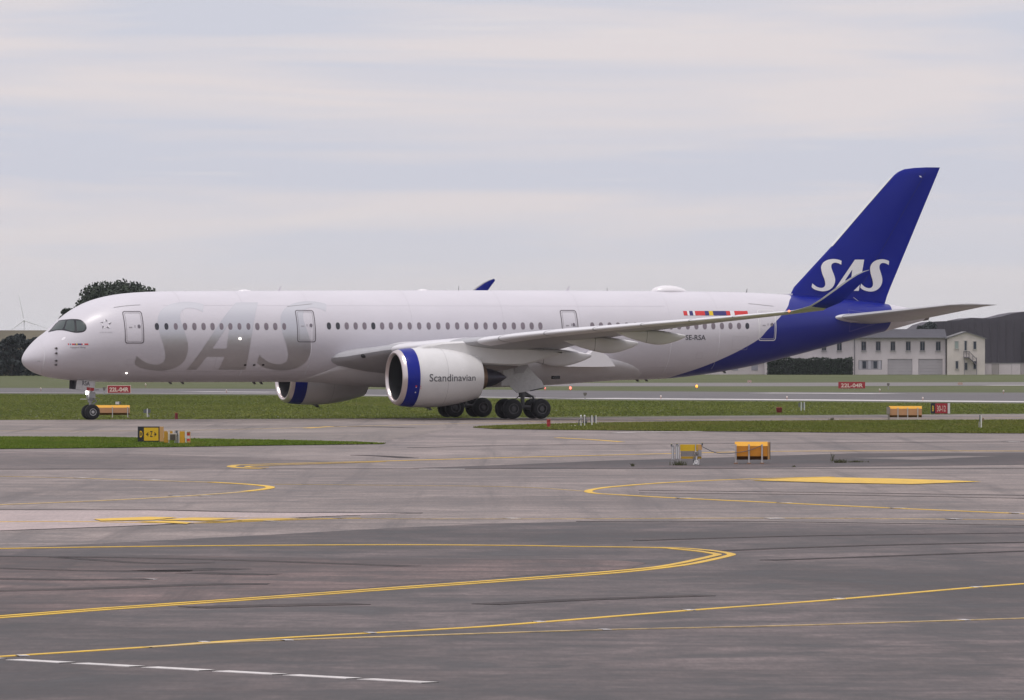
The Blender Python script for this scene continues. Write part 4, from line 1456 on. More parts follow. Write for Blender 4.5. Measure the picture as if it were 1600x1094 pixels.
    MB().loft(hs).build('heat_shield', [mat('heat_shield', (0.20, 0.175, 0.165), 0.45, metal=0.4)], eng)

    def surf(x, a, e):
        r = nac_r(x - XE) + e
        return (x, -s * LE_ - s * r * math.cos(a), ZE + r * math.sin(a))
    if s > 0:
        xa, xb = sight(671.0, 591, LE_ + 1.95)[0], sight(744.5, 591, LE_ + 1.72)[0]
        d = Decal(surf, 0.010, 0.5, R(8))
        tris, (a, b, c, dd) = text_polys('Scandinavian', bold=0.006)
        xh = [(p[0] - a) / (b - a) for t in tris for p in t]
        k = R(14.6) / (dd - c)
        d.tris([[(xa + (p[0] - a) / (b - a) * (xb - xa), R(-7.6) + (p[1] - c) * k) for p in t] for t in tris])
        d.put('lettering', [mat('cowl_lettering', (0.075, 0.075, 0.09), 0.45)], eng)
        for xx, aa, r, m in ((22.98, -17, 0.06, RED_F), (22.98, -19.4, 0.03, WHITE_TXT), (22.98, -30, 0.045, WHITE_TXT), (23.28, -17, 0.03, RED_F), (23.3, -21, 0.03, RED_F), (26.3, 16, 0.04, WHITE_TXT)):
            d = Decal(surf, 0.012)
            d.poly([(xx + r * math.cos(t), R(aa) + r / 1.9 * math.sin(t)) for t in np.linspace(0, 2 * math.pi, 10, endpoint=False)])
            d.put('stencil', [m], eng)
        MB().prism([(XE + 1.55, ZE + 1.86), (XE + 2.5, ZE + 1.86), (XE + 2.46, ZE + 2.02), (XE + 2.36, ZE + 2.06)], 'y', -LE_ - 0.42, -LE_ - 0.38).build('strake', [NACELLE], eng)
    return eng


engine(1)
engine(-1)

# ------------------------------------------------ landing gear


def wheel(gear, x, lat, r, w, rim_r, bright):
    c = (x, -lat, r)
    prof = [(-w / 2, rim_r), (-w / 2, r * 0.80), (-w * 0.42, r * 0.93), (-w * 0.28, r * 0.985), (0, r), (w * 0.28, r * 0.985), (w * 0.42, r * 0.93), (w / 2, r * 0.80), (w / 2, rim_r)]
    MB().lathe(prof, c, 'y', 36).build('tyre', [RUBBER], gear, smooth=True, angle=50)
    rm = mat('rim_light', (0.50, 0.50, 0.50), 0.4, metal=0.3) if bright else mat('rim_dark', (0.085, 0.083, 0.088), 0.5)
    dk = mat('rim_hub_shadow', (0.05, 0.05, 0.052), 0.6)
    for q in (-1, 1):
        p = [(q * w * 0.50, rim_r * 1.0), (q * w * 0.49, rim_r * 0.84), (q * w * 0.26, rim_r * 0.80), (q * w * 0.26, rim_r * 0.50), (q * w * 0.42, rim_r * 0.45), (q * w * 0.44, rim_r * 0.22), (q * w * 0.46, 0.001)]
        MB().lathe(p, c, 'y', 28, mis=[0, 1, 1, 1, 0, 0]).build('wheel_rim', [rm, dk], gear, smooth=True, angle=40)


XN = 4.725
ng = MB()
ng.tube([(XN, 0, 0.5), (XN - 0.02, 0, 1.25)], 0.095, 12)
ng.tube([(XN - 0.02, 0, 1.15), (XN - 0.10, 0, 2.75)], 0.17, 12)
ng.tube([(XN, -0.42, 0.5), (XN, 0.42, 0.5)], 0.10, 10)
ng.tube([(XN + 0.05, 0.05, 0.92), (XN + 0.42, 0.0, 1.22)], 0.05, 8)
ng.tube([(XN + 0.42, 0, 1.22), (XN + 0.05, 0, 1.50)], 0.05, 8)
ng.tube([(XN - 0.05, 0, 1.9), (XN - 0.95, 0, 2.75)], 0.07, 8)
ng.box((XN + 0.02, -0.20, 1.62), (0.44, 0.2, 0.38))
ng.box((XN + 0.02, 0.20, 1.62), (0.44, 0.2, 0.38))
ng.tube([(XN - 0.35, -0.22, 1.36), (XN + 0.30, -0.22, 1.30)], 0.035, 6)
ng.tube([(XN + 0.1, -0.18, 1.52), (XN + 0.52, -0.22, 1.40), (XN + 0.56, -0.2, 1.25)], 0.02, 6)
ng.tube([(XN + 0.1, -0.2, 1.95), (XN + 0.48, -0.26, 1.98)], 0.03, 6)
nose_gear = ng.build('nose_gear', [STEEL], plane, smooth=True, angle=40)
MB().tube([(XN - 0.75, -0.1, 1.36), (XN + 0.05, -0.22, 1.36)], 0.03, 6).build('tow_arm', [GEAR_WHITE], nose_gear)
for lt in (-0.37, 0.37):
    wheel(nose_gear, XN, lt, 0.505, 0.34, 0.235, True)
o = MB().lathe([(0.06, 0.001), (0.05, 0.10), (0.0, 0.13), (-0.05, 0.10), (-0.06, 0.001)], (XN - 0.34, -0.20, 1.78), 'x', 14).build('taxi_light', [LAMP_W], nose_gear, smooth=True)
nd = MB()
q = [sight(u, v, 0.62) for u, v in ((120.2, 593.4), (148.8, 596.6), (147.6, 606.5), (146.2, 611.4), (118.2, 608.2))]
nd.prism(q, 'y', -0.66, -0.62)
gdoor = nd.build('gear_door', [GEAR_WHITE], nose_gear)
tri = [(p[0], p[1]) for p in q]
xa, za = sight(128.6, 602, 0.66)
xb, zb = sight(140.2, 595.6, 0.66)
mb = MB()
for t in fit_text('RSA', xa, xb, za - 0.06, zb - 0.03, 0.012):
    mb.face([(p[0], -0.668, p[1] - (p[0] - xa) * 0.06 + 0.05) for p in t])
mb.build('lettering', [GREY_TXT], gdoor, fix=False)
mb = MB()
mb.face([(x, -0.668, z) for x, z in [sight(u, v, 0.668) for u, v in ((135.4, 605.0), (147.4, 606.3), (146.2, 611.2), (135.6, 610.2))]])
mb.build('red_placard', [RED_P], gdoor, fix=False)
mb = MB()
xa, za = sight(141.0, 607.6, 0.67)
for k in range(5):
    a = R(90 + 72 * k)
    mb.face([(xa + 0.07 * math.cos(a), -0.674, za + 0.07 * math.sin(a)), (xa + 0.03 * math.cos(a + 0.7), -0.674, za + 0.03 * math.sin(a + 0.7)), (xa + 0.03 * math.cos(a - 0.7), -0.674, za + 0.03 * math.sin(a - 0.7))])
mb.build('emblem', [mat('emblem_pink', (0.62, 0.28, 0.28), 0.5)], gdoor, fix=False)
nd = MB()
q2 = [sight(u, v, -0.64) for u, v in ((109.0, 592.4), (135, 596), (134, 610), (108.4, 607.6))]
nd.prism(q2, 'y', 0.64, 0.68)
nd.prism([(3.75, 2.66), (4.05, 2.66), (4.05, 2.05), (3.75, 2.05)], 'y', -0.62, 0.62)
nd.build('gear_door', [mat('gear_bay_dark', (0.07, 0.07, 0.085), 0.6)], nose_gear)

XM = XN + 28.66
GEAR_DARK = mat('gear_dark_steel', (0.12, 0.12, 0.125), 0.5, metal=0.4)
for s in (1, -1):
    L = s * 5.3
    mg = MB()
    mg.tube([(XM, -L, 0.68), (XM - 0.02, -L, 1.6)], 0.14, 12)
    mg.tube([(XM - 0.02, -L, 1.45), (XM - 0.12, -(L - s * 0.25), 4.2)], 0.24, 14)
    mg.tube([(XM - 1.1, -L, 0.66), (XM, -L, 0.80), (XM + 1.1, -L, 0.66)], 0.15, 10)
    for dx in (-1.02, 1.02):
        mg.tube([(XM + dx, -L + 0.75, 0.68), (XM + dx, -L - 0.75, 0.68)], 0.11, 10)
    mg.tube([(XM + 0.15, -L - 0.1, 1.75), (XM + 0.70, -L - 0.1, 1.45), (XM + 0.95, -L - 0.1, 0.95)], 0.07, 8)
    mg.tube([(XM + 0.1, -L - 0.12, 1.55), (XM + 0.55, -L - 0.12, 1.50)], 0.10, 8)
    mg.tube([(XM - 0.2, -L - 0.12, 1.60), (XM - 0.62, -L - 0.12, 1.28)], 0.03, 6)
    mg.tube([(XM - 0.1, -L, 2.2), (XM - 1.5, -(L - s * 1.2), 3.9)], 0.09, 8)
    mg.tube([(XM, -L, 2.4), (XM - 0.1, -(L - s * 2.2), 3.6)], 0.10, 8)
    for k in range(4):
        mg.tube([(XM + 0.1 + 0.12 * k, -L - 0.22, 1.72 - .05 * k), (XM + 0.4 + 0.13 * k, -L - 0.25, 1.52), (XM + 0.5 + 0.1 * k, -L - 0.22, 1.18 - .06 * k)], 0.014, 5)
    gear = mg.build('main_gear', [GEAR_DARK], plane, smooth=True, angle=40)
    for dx in (-1.02, 1.02):
        for dl in (-0.70, 0.70):
            wheel(gear, XM + dx, L + dl, 0.675, 0.50, 0.36, False)
    pts = [(783, 603.6), (786.2, 576.8), (802.8, 573.6), (816.2, 569.6), (822.6, 567.6), (829, 578), (847, 596), (850.8, 605.4), (828.6, 611), (808, 614.4), (802, 608.6), (794.6, 602.4)]
    lat0 = 6.05
    poly = [sight(u, v, lat0) for u, v in pts]
    mb = MB()
    mb.prism(poly, 'y', -s * lat0, -s * (lat0 - 0.07))
    dr = mb.build('gear_door', [GEAR_WHITE], gear)
    pts = [(803, 573.4), (816.2, 569.4), (822.6, 567.4), (825.4, 572), (818, 582.6), (805, 584)]
    mb = MB()
    mb.prism([sight(u, v, lat0 + 0.03) for u, v in pts], 'y', -s * (lat0 + 0.05), -s * (lat0 + 0.005))
    mb.build('door_link', [mat('gear_grey', (0.45, 0.44, 0.45), 0.5)], dr)
    mb = MB()
    mb.prism([sight(u, v, lat0 + 0.03) for u, v in ((828.4, 610.0), (851, 605.2), (850.8, 606.6), (828.8, 611.6))], 'y', -s * (lat0 + 0.05), -s * (lat0 + 0.005))
    mb.build('door_seal', [DARK], dr)
# gear bay shadow box and fairing outlet
xa, th = skin(855, 595)
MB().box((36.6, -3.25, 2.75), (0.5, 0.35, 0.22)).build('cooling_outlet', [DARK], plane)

# ================================================================== AIRFIELD SIGNS AND FITTINGS
S_BLACK = mat('sign_black', (0.012, 0.013, 0.020), 0.4)
S_YELLOW = mat('sign_yellow', (0.72, 0.44, 0.010), 0.45, noise=0.05, nscale=3)
S_RED = mat('sign_red', (0.36, 0.018, 0.030), 0.45, noise=0.06, nscale=3)
S_CREAM = mat('sign_cream', (0.78, 0.66, 0.58), 0.5)
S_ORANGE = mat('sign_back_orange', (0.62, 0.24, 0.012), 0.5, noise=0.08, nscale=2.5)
S_LIT_TOP = mat('sign_back_lit_top', (0.70, 0.34, 0.010), 0.5, noise=0.06, nscale=2.5)  # brighter tone of the lit top bevel, put into the colour
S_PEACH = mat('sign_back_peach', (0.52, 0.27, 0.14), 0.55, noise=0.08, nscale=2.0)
S_SHADE_UNDER = mat('sign_under_shade', (0.16, 0.065, 0.01), 0.6)  # shade on the underside, put into the colour
S_SIDE = mat('sign_side_tan', (0.62, 0.34, 0.12), 0.5)
POST = mat('post_galvanised', (0.50, 0.48, 0.48), 0.5, metal=0.2, noise=0.1, nscale=6)
POST_W = mat('post_white', (0.68, 0.67, 0.67), 0.5, noise=0.06, nscale=6)
POST_RUST = mat('post_foot_rust', (0.30, 0.15, 0.07), 0.7)
GREYBOX = mat('grey_box', (0.33, 0.32, 0.33), 0.5, noise=0.08, nscale=5)
DKGREY = mat('dark_grey_plate', (0.09, 0.10, 0.12), 0.5)
DKRED = mat('dark_red_paint', (0.20, 0.018, 0.025), 0.5, noise=0.15, nscale=8)
ORANGE_TOP = mat('orange_cap', (0.62, 0.16, 0.05), 0.5)


def anchor(u, v):
    g = ground_at(u, v, GZ if v < 655.8 else 0.0)
    return g, scale_at(g[1])


def face_panel(mb, root_u, s, y, u0, u1, z0, z1, mi=0):
    mb.face([((u0 - root_u) / s, y, z0), ((u1 - root_u) / s, y, z0), ((u1 - root_u) / s, y, z1), ((u0 - root_u) / s, y, z1)], mi)


def front_sign(name, label, u0, u1, vt, vb, vg, panels, texts, side=None, depth=0.35, legs=2, rim=None, group=None, skew=0.0):
    """lit guidance sign facing the photographer; panels and texts in photo columns"""
    uc = (u0 + u1) / 2
    g, s = anchor(uc, vg)
    z = lambda v: (vg - v) / s
    root = empty(name, g, skew)
    tag(root, label, 'airport sign', group)
    w = (u1 - u0) / s
    mb = MB()
    mb.box((0, depth / 2, (z(vt) + z(vb)) / 2), (w, depth, z(vt) - z(vb)))
    mb.build('cabinet', [rim or S_BLACK], root)
    for a, b, t, bt, m in panels:
        mb = MB()
        mb.box((((a + b) / 2 - uc) / s, -0.006, (z(t) + z(bt)) / 2), ((b - a) / s, 0.012, z(t) - z(bt)))
        mb.build('face_panel', [m], root)
    for body_txt, a, b, t, bt, m, bold in texts:
        mb = MB()
        if body_txt in ('<', '>'):
            k = 1 if body_txt == '>' else -1
            xc, zc_ = ((a + b) / 2 - uc) / s, (z(t) + z(bt)) / 2
            hw, hh2, th = (b - a) / s / 2, (z(t) - z(bt)) / 2, 0.02
            P = lambda x, y: (xc + k * x, -0.018, zc_ + y)
            mb.face([P(-hw, -th), P(hw * 0.8, -th), P(hw * 0.8, th), P(-hw, th)])
            for q in (-1, 1):
                mb.face([P(hw, 0), P(hw - 0.09, q * hh2), P(hw - 0.13, q * hh2), P(hw - 0.05, 0)])
        else:
            for tr in fit_text(body_txt, (a - uc) / s, (b - uc) / s, z(bt), z(t), bold):
                mb.face([(p[0], -0.018, p[1]) for p in tr])
        mb.build('lettering', [m], root, fix=False)
    if side:
        # canted side wall seen beyond the face
        su, m = side
        mb = MB()
        x1 = (u1 - uc) / s
        mb.prism([(x1 + 0.004, 0.0), (x1 + (su - u1) / s, depth * 0.5), (x1 + (su - u1) / s, depth * 0.9), (x1 + 0.004, depth)], 'z', z(vb) + 0.0, z(vt) - 0.01)
        mb.build('side_wall', [m], root)
    for k in range(legs):
        x = (-0.5 + (k + 0.5) / legs) * w * 0.9
        mb = MB()
        mb.box((x, depth * 0.5, z(vb) / 2 - 0.02), (0.06, 0.06, z(vb) + 0.04))
        mb.build('leg', [POST], root)
    return root


front_sign('taxiway_sign', 'yellow sign with black D panel, Z and two arrows on green verge', 215.2, 249.2, 666.6, 690.0, 692.6,
           [(225.0, 247.6, 668.4, 688.6, S_YELLOW)],
           [('D', 218.4, 222.6, 673.2, 683.4, S_YELLOW, 0.03), ('Z', 234.4, 238.6, 673.6, 682.8, S_BLACK, 0.02), ('<', 228.2, 232.6, 675.6, 681.6, S_BLACK, 0), ('>', 240.4, 244.8, 675.6, 681.6, S_BLACK, 0)],
           side=(255.2, S_SIDE), depth=0.42)
front_sign('runway_sign', 'red 22L-04R runway sign just behind the nose wheels', 167.6, 204.4, 602.2, 614.4, 616.2,
           [(168.4, 203.8, 602.9, 613.9, S_RED)], [('22L-04R', 171.0, 201.0, 605.4, 612.0, S_CREAM, 0.03)], rim=S_CREAM, legs=4, depth=0.3)
front_sign('runway_sign', 'red 22L-04R runway sign on far grass under the tail', 1310.0, 1351.8, 596.8, 607.0, 608.6,
           [(1310.6, 1351.2, 597.2, 606.6, S_RED)], [('22L-04R', 1314.0, 1348.4, 599.2, 605.4, S_CREAM, 0.02)], rim=S_RED, legs=4, depth=0.3)
front_sign('runway_sign', 'red 30-12 runway sign with black B panel beside the taxiway', 1454.6, 1484.6, 629.8, 646.4, 647.6,
           [(1461.4, 1480.4, 630.4, 646.0, S_RED), (1480.8, 1484.4, 630.0, 646.2, POST_W)], [('B', 1456.4, 1459.4, 634.0, 642.6, mat('sign_amber_letter', (0.62, 0.42, 0.05), 0.5), 0.03), ('30-12', 1464.0, 1477.6, 633.8, 643.0, S_CREAM, 0.0)], legs=3, depth=0.3)


def sign_back(name, label, u0, u1, vt, vb, vg, posts, back, top, bevel, depth=0.5, endcap=None, under=S_SHADE_UNDER, rot=0.0):
    """guidance sign seen from behind: bevelled sheet-metal shell on posts"""
    uc = (u0 + u1) / 2
    g, s = anchor(uc, vg)
    z = lambda v: (vg - v) / s
    root = empty(name, g, rot)
    tag(root, label, 'airport sign')
    w = (u1 - u0) / s
    zt, zb = z(vt), z(vb)
    b = bevel * (zt - zb)
    x0, x1 = -w / 2, w / 2
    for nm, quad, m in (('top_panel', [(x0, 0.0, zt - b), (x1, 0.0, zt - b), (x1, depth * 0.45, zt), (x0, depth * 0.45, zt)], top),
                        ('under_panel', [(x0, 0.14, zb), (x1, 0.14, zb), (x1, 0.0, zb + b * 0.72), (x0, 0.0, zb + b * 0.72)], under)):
        mb = MB()
        q = [Vector(p) for p in quad]
        mb.face(q)
        mb.face([p + Vector((0, 0.03, -0.02)) for p in q][::-1])
        mb.build(nm, [m], root)
    nb = len(posts) - 1
    xs = [(u - uc) / s for u in posts]
    edges = sorted(set([x0] + [x for x in xs if x0 + 0.1 < x < x1 - 0.1] + [x1]))
    for a, c in zip(edges, edges[1:]):
        mb = MB()
        mb.box(((a + c) / 2, 0.02, (zt - b + zb + b * 0.72) / 2), (c - a - 0.015, 0.04, (zt - b) - (zb + b * 0.72) - 0.006))
        mb.build('back_panel', [back], root)
    mb = MB()
    mb.prism([(0.03, zb + b * 0.72), (0.03, zt - b), (depth * 0.46, zt - 0.02), (depth, zt - 0.02), (depth, zb + 0.02), (0.16, zb + 0.02)], 'x', x0 + 0.01, x1 - 0.01)
    mb.build('cabinet', [endcap or S_SIDE], root)
    for x in xs:
        mb = MB()
        mb.box((x, -0.045, (zt - b * 0.6) / 2), (0.065, 0.05, zt - b * 0.6))
        p = mb.build('post', [POST], root)
        mb = MB()
        mb.box((x, -0.045, 0.02), (0.17, 0.15, 0.04))
        mb.build('base_plate', [POST_RUST], p)
    return root, s, uc, z


root, s, uc, z = sign_back('sign_back', 'orange back of a sign standing on cracked asphalt, cable reaching it', 1148.4, 1199.5, 690.4, 717.8, 724.6, (1149.6, 1170.2, 1190.6), S_ORANGE, S_LIT_TOP, 0.24, 0.55)
mb = MB()
mb.prism([((1199.6 - uc) / s, 0.05), ((1203.2 - uc) / s, 0.18), ((1203.2 - uc) / s, 0.5), ((1199.6 - uc) / s, 0.55)], 'z', z(718), z(691.0))
mb.build('side_wall', [S_SIDE], root)
mb = MB()
mb.box(((1203.6 - uc) / s, 0.34, (z(690.8) + z(718.2)) / 2), (0.02, 0.36, z(690.8) - z(718.2)))
mb.build('edge_trim', [DKGREY], root)
sign_back('sign_back', 'peach back of a long sign on grass behind the nose wheels', 140.0, 202.4, 633.2, 648.0, 653.2, (152.0, 175.8, 199.6), S_PEACH, S_LIT_TOP, 0.26, 0.5)
root, s, uc, z = sign_back('sign_back', 'peach back of a sign at the taxiway edge left of the 30-12 sign', 1389.4, 1440.6, 634.6, 651.8, 657.6, (1403.0, 1418.2, 1434.0), S_PEACH, S_LIT_TOP, 0.24, 0.5)
mb = MB()
mb.box(((1388.0 - uc) / s, -0.05, z(641.4)), (0.22, 0.2, 0.45))
mb.tube([((1388.6 - uc) / s, -0.05, z(645)), ((1388.6 - uc) / s, -0.05, -0.02)], 0.06, 8)
mb.build('junction_box', [mat('junction_grey', (0.25, 0.22, 0.20), 0.6)], root)
# small pale box lying on the long sign behind the nose wheels
g, s = anchor(183, 652.6)
bx = MB()
bx.box((0, 0, 0.17), (0.26, 0.22, 0.18))
bx.box((0.19, 0.02, 0.17), (0.09, 0.18, 0.16), 1)
bx.box((0, 0, 0.04), (0.08, 0.08, 0.09), 1)
o = bx.build('lamp_box', [POST_W, DKGREY])
o.location = (g[0], g[1] + 0.32, GZ + (652.6 - 633.2) / s - 0.02)
tag(o, 'small white box on top of the peach sign behind the nose wheels', 'lamp box')

# cabinet and yellow panel beside the D sign
g, s = anchor(276, 694.2)
X = lambda u: (u - 276) / s
Zv = lambda v: (694.2 - v) / s
root = empty('sign_back', (g[0], g[1], 0))
tag(root, 'yellow back of a sign with red and white stripes, right of the D sign', 'airport sign')
for nm, a, b, t, bt, y, m in (('back_panel', 256.2, 263.0, 673.8, 691.6, 0.05, mat('sign_ochre', (0.50, 0.26, 0.02), 0.5, noise=0.08, nscale=3)), ('back_panel', 265.4, 269.6, 673.8, 684, 0.08, mat('sign_ochre', (0.50, 0.26, 0.02), 0.5)), ('back_panel', 280.4, 288.6, 674.0, 692.2, 0.05, mat('sign_mustard', (0.64, 0.34, 0.015), 0.5, noise=0.06, nscale=3)), ('end_panel', 292.2, 297.4, 674.6, 691.6, 0.05, S_SIDE), ('grey_panel', 274.8, 279.6, 679.0, 692.6, 0.06, GREYBOX)):
    mb = MB()
    mb.box((X((a + b) / 2), y, (Zv(t) + Zv(bt)) / 2), ((b - a) / s, 0.10, Zv(t) - Zv(bt)))
    mb.build(nm, [m], root)
for t, bt, m in ((676.8, 680.8, RED_F), (680.8, 685.4, POST_W), (685.4, 689.0, RED_F)):
    mb = MB()
    mb.box((X(294.3), -0.006, (Zv(t) + Zv(bt)) / 2), (4.4 / s, 0.012, Zv(t) - Zv(bt)))
    mb.build('stripe', [m], root)
for u, t, bt, w in ((263.9, 675, 695.6, 1.3), (273.5, 680, 696.0, 1.3), (279.8, 673.6, 693.6, 1.2), (290.6, 673.4, 694.8, 1.6), (262.4, 672.4, 676, 0.8), (270.6, 672.6, 677.4, 0.8)):
    mb = MB()
    mb.box((X(u), -0.06, (Zv(t) + Zv(bt)) / 2), (w / s, 0.05, Zv(t) - Zv(bt)))
    mb.build('post', [POST_W], root)
mb = MB()
mb.box((X(293.5), -0.03, Zv(673.7)), (6.6 / s, 0.12, 0.035))
mb.build('top_rail', [POST_W], root)
mb = MB()
mb.box((X(269.2), -0.16, (Zv(677.4) + Zv(687.6)) / 2), (13.0 / s, 0.16, Zv(677.4) - Zv(687.6)))
cab = mb.build('cabinet', [mat('cream_box', (0.56, 0.50, 0.42), 0.5)], root)
mb = MB()
mb.box((X(270.4), -0.25, (Zv(678.6) + Zv(687.8)) / 2), (8.8 / s, 0.03, Zv(678.6) - Zv(687.8)))
mb.build('cover_plate', [mat('brown_plate', (0.085, 0.065, 0.052), 0.5, noise=0.15, nscale=8)], cab)
for k in range(4):
    mb = MB()
    mb.box((X(270.4), -0.27, Zv(680.0 + 2.1 * k)), (8.6 / s, 0.016, 0.018))
    mb.build('louvre', [mat('brown_rib', (0.13, 0.105, 0.085), 0.5)], cab)
mb = MB()
mb.box((X(276.0), -0.05, Zv(674.8)), (3.2 / s, 0.14, 0.13))
mb.tube([(X(277.2), -0.05, Zv(677)), (X(278), -0.08, Zv(681))], 0.02, 6)
mb.build('lamp_head', [DKGREY], root)

# equipment-hung sign in the middle of the dark asphalt
g, s = anchor(1073, 726.4)
X = lambda u: (u - 1073) / s
Zv = lambda v: (726.4 - v) / s
root = empty('sign_back', (g[0], g[1], 0))
tag(root, 'yellow and grey back of a sign hung with lamps and cabinets on asphalt', 'airport sign')
for nm, a, b, t, bt, y, m in (('upper_panel', 1062.8, 1094.4, 694.6, 704.9, 0.05, mat('panel_bright_yellow', (0.72, 0.46, 0.012), 0.5, noise=0.05, nscale=3)), ('middle_panel', 1063.6, 1095.4, 705.0, 713.2, 0.05, mat('panel_grey', (0.26, 0.235, 0.225), 0.6, noise=0.10, nscale=3)), ('lower_panel', 1064.0, 1096.0, 713.4, 717.0, 0.05, mat('panel_amber', (0.50, 0.30, 0.02), 0.6, noise=0.1, nscale=3)), ('end_panel', 1090.4, 1096.8, 695.0, 703.2, -0.01, S_SIDE), ('end_panel', 1091.0, 1096.2, 703.4, 713.0, -0.012, GREYBOX)):
    mb = MB()
    mb.box((X((a + b) / 2), y, (Zv(t) + Zv(bt)) / 2), ((b - a) / s, 0.10, Zv(t) - Zv(bt)))
    mb.build(nm, [m], root)
for a, b, t, bt in ((1049.4, 1053.6, 696, 718.6), (1055.4, 1061.8, 695.0, 717.8)):
    mb = MB()
    mb.box((X((a + b) / 2), -0.02, (Zv(t) + Zv(bt)) / 2), ((b - a) / s, 0.18, Zv(t) - Zv(bt)))
    c2 = mb.build('cabinet', [GREYBOX], root)
    for k in range(1 if b - a < 5 else 2):
        mb = MB()
        mb.box((X(a + 1.6 + 2.8 * k), -0.118, (Zv(t + 3) + Zv(bt - 1)) / 2), (1.5 / s, 0.02, Zv(t + 3) - Zv(bt - 1)))
        mb.build('cover_plate', [POST_W], c2)
for u, t, bt in ((1051.0, 718, 727.4), (1058.6, 718, 727), (1063.0, 716, 723), (1086.8, 693.8, 712), (1092.0, 717, 725.6)):
    mb = MB()
    mb.box((X(u), -0.03, (Zv(t) + Zv(bt)) / 2), (1.5 / s, 0.05, Zv(t) - Zv(bt)))
    mb.build('post', [POST], root)
for u, v in ((1049.2, 695.2), (1057.8, 694.6), (1097.2, 693.6)):
    mb = MB()
    mb.box((X(u), -0.05, Zv(v + 0.8)), (2.4 / s, 0.10, 0.10))
    mb.tube([(X(u), -0.05, Zv(v + .4)), (X(u), -0.05, Zv(v - 1.9))], 0.03, 8, 1)
    mb.build('lamp_head', [DKGREY, mat('lens_amber', (0.42, 0.38, 0.12), 0.3)], root)
mb = MB()
mb.box((X(1087.4), -0.10, Zv(707.6)), (4.4 / s, 0.1, 4.4 / s))
mb.box((X(1087.4), -0.16, Zv(707.8)), (2.6 / s, 0.02, 2.6 / s), 1)
mb.build('meter_box', [mat('cream_box', (0.56, 0.50, 0.42), 0.5), DKGREY], root)
mb = MB()
mb.lathe([(-0.05, 0.001), (-0.06, 0.08), (0.0, 0.105), (0.05, 0.08)], (X(1087.2), -0.10, Zv(722.2)), 'y', 14)
mb.tube([(X(1088.6), -0.08, Zv(712)), (X(1087.2), -0.10, Zv(719))], 0.035, 8)
mb.box((X(1087.4), -0.03, 0.03), (0.24, 0.2, 0.08))
mb.build('reflector_lamp', [POST_W], root)
for du in (0, 1.6, 3.0):
    mb = MB()
    mb.tube([(X(1084 + du), -0.08, Zv(714)), (X(1083 + du * 1.2), -0.14, Zv(719)), (X(1084.6 + du), -0.10, Zv(725))], 0.018, 6)
    mb.build('wire', [DKGREY], root)

# cable slung between the two signs
pts = []
A, B = (1096.4, 697.2), (1190.0, 697.0)
g1, s1 = anchor(1073, 726.4)
g2, s2 = anchor(1174, 724.6)
p0 = Vector((g1[0] + (1096.4 - 1073) / s1, g1[1] - 0.08, (726.4 - 697.4) / s1))
p1 = Vector((g2[0] + (1149.6 - 1174) / s2, g2[1] - 0.10, (724.6 - 707.2) / s2))
p2 = Vector((g2[0] + (1190.0 - 1174) / s2, g2[1] - 0.10, (724.6 - 696.0) / s2))
for t in np.linspace(0, 1, 14):
    q = p0.lerp(p1, t)
    q.z -= 0.16 * math.sin(math.pi * min(1, t))
    pts.append(q)
for t in np.linspace(0.1, 1, 10):
    q = p1.lerp(p2, t)
    q.z -= 0.06 * math.sin(math.pi * t)
    pts.append(q)
o = MB().tube(pts, 0.014, 6).build('cable', [DKGREY])
tag(o, 'thin black cable slung between the two yellow signs on asphalt', 'cable')

# ---------------------------------------------------------------- small markers


def post_marker(label, u, vt, vb, w, m=POST_W, plate=None, name='marker_post', group=None, cap=None):
    g, s = anchor(u, vb)
    h = (vb - vt) / s
    mb = MB()
    mb.prism([(-w / s / 2, 0), (w / s / 2, 0), (w / s / 2 * 0.9, h - 0.03), (0, h), (-w / s / 2 * 0.9, h - 0.03)], 'y', -0.04, 0.04)
    root = empty(name, g)
    tag(root, label, 'marker post', group)
    mb.build('post', [m], root)
    if cap:
        mb = MB()
        mb.lathe([(h - 0.02, 0.05), (h + 0.03, 0.055), (h + 0.07, 0.03), (h + 0.08, 0.001)], (0, 0, 0), 'z', 10)
        mb.build('cap', [cap], root, smooth=True)
    if plate:
        for du, w2, t, bt, pm in plate:
            mb = MB()
            mb.box((du / s, 0.06, (2 * vb - t - bt) / 2 / s), (w2 / s, 0.03, (bt - t) / s))
            mb.build('plate', [pm], root)
    return root


PLATE_G = mat('marker_plate_grey', (0.12, 0.13, 0.145), 0.5)
post_marker('white post with grey plate on grass right of the nose wheels', 230.2, 638.2, 652.2, 1.9, POST_W, [(-0.6, 11, 639.8, 645.4, PLATE_G), (1.8, 3.0, 648, 652, GREYBOX)])
post_marker('taller white post of the close pair beside the stones on verge', 924.9, 648.6, 666.2, 1.9, POST_W, [(-1.6, 1.4, 650, 660, DKGREY)])
post_marker('shorter white post of the close pair beside the stones on verge', 931.4, 648.6, 663.4, 1.5, POST_W, [(-2.2, 2.2, 650, 660, DKGREY)])
post_marker('left post of the white pair on grass beyond the red bucket marker', 1252.0, 628.0, 642.0, 2.0, mat('post_pale', (0.52, 0.54, 0.52), 0.5), [(-3.2, 2.0, 629.4, 636.4, PLATE_G)])
post_marker('right post of the white pair on grass beyond the red bucket marker', 1256.8, 628.0, 641.4, 2.0, mat('post_pale', (0.52, 0.54, 0.52), 0.5), [(-2.0, 2.0, 629.6, 637.6, DKGREY)])
r = post_marker('white post with dark plate on the verge at far right', 1533.2, 649.0, 670.2, 2.0, POST_W, [(-2.0, 1.8, 648.4, 659, PLATE_G), (3.0, 2.6, 653.4, 657.6, mat('brown_tab', (0.20, 0.13, 0.08), 0.6)), (-3.2, 1.6, 659, 668, GREYBOX)])
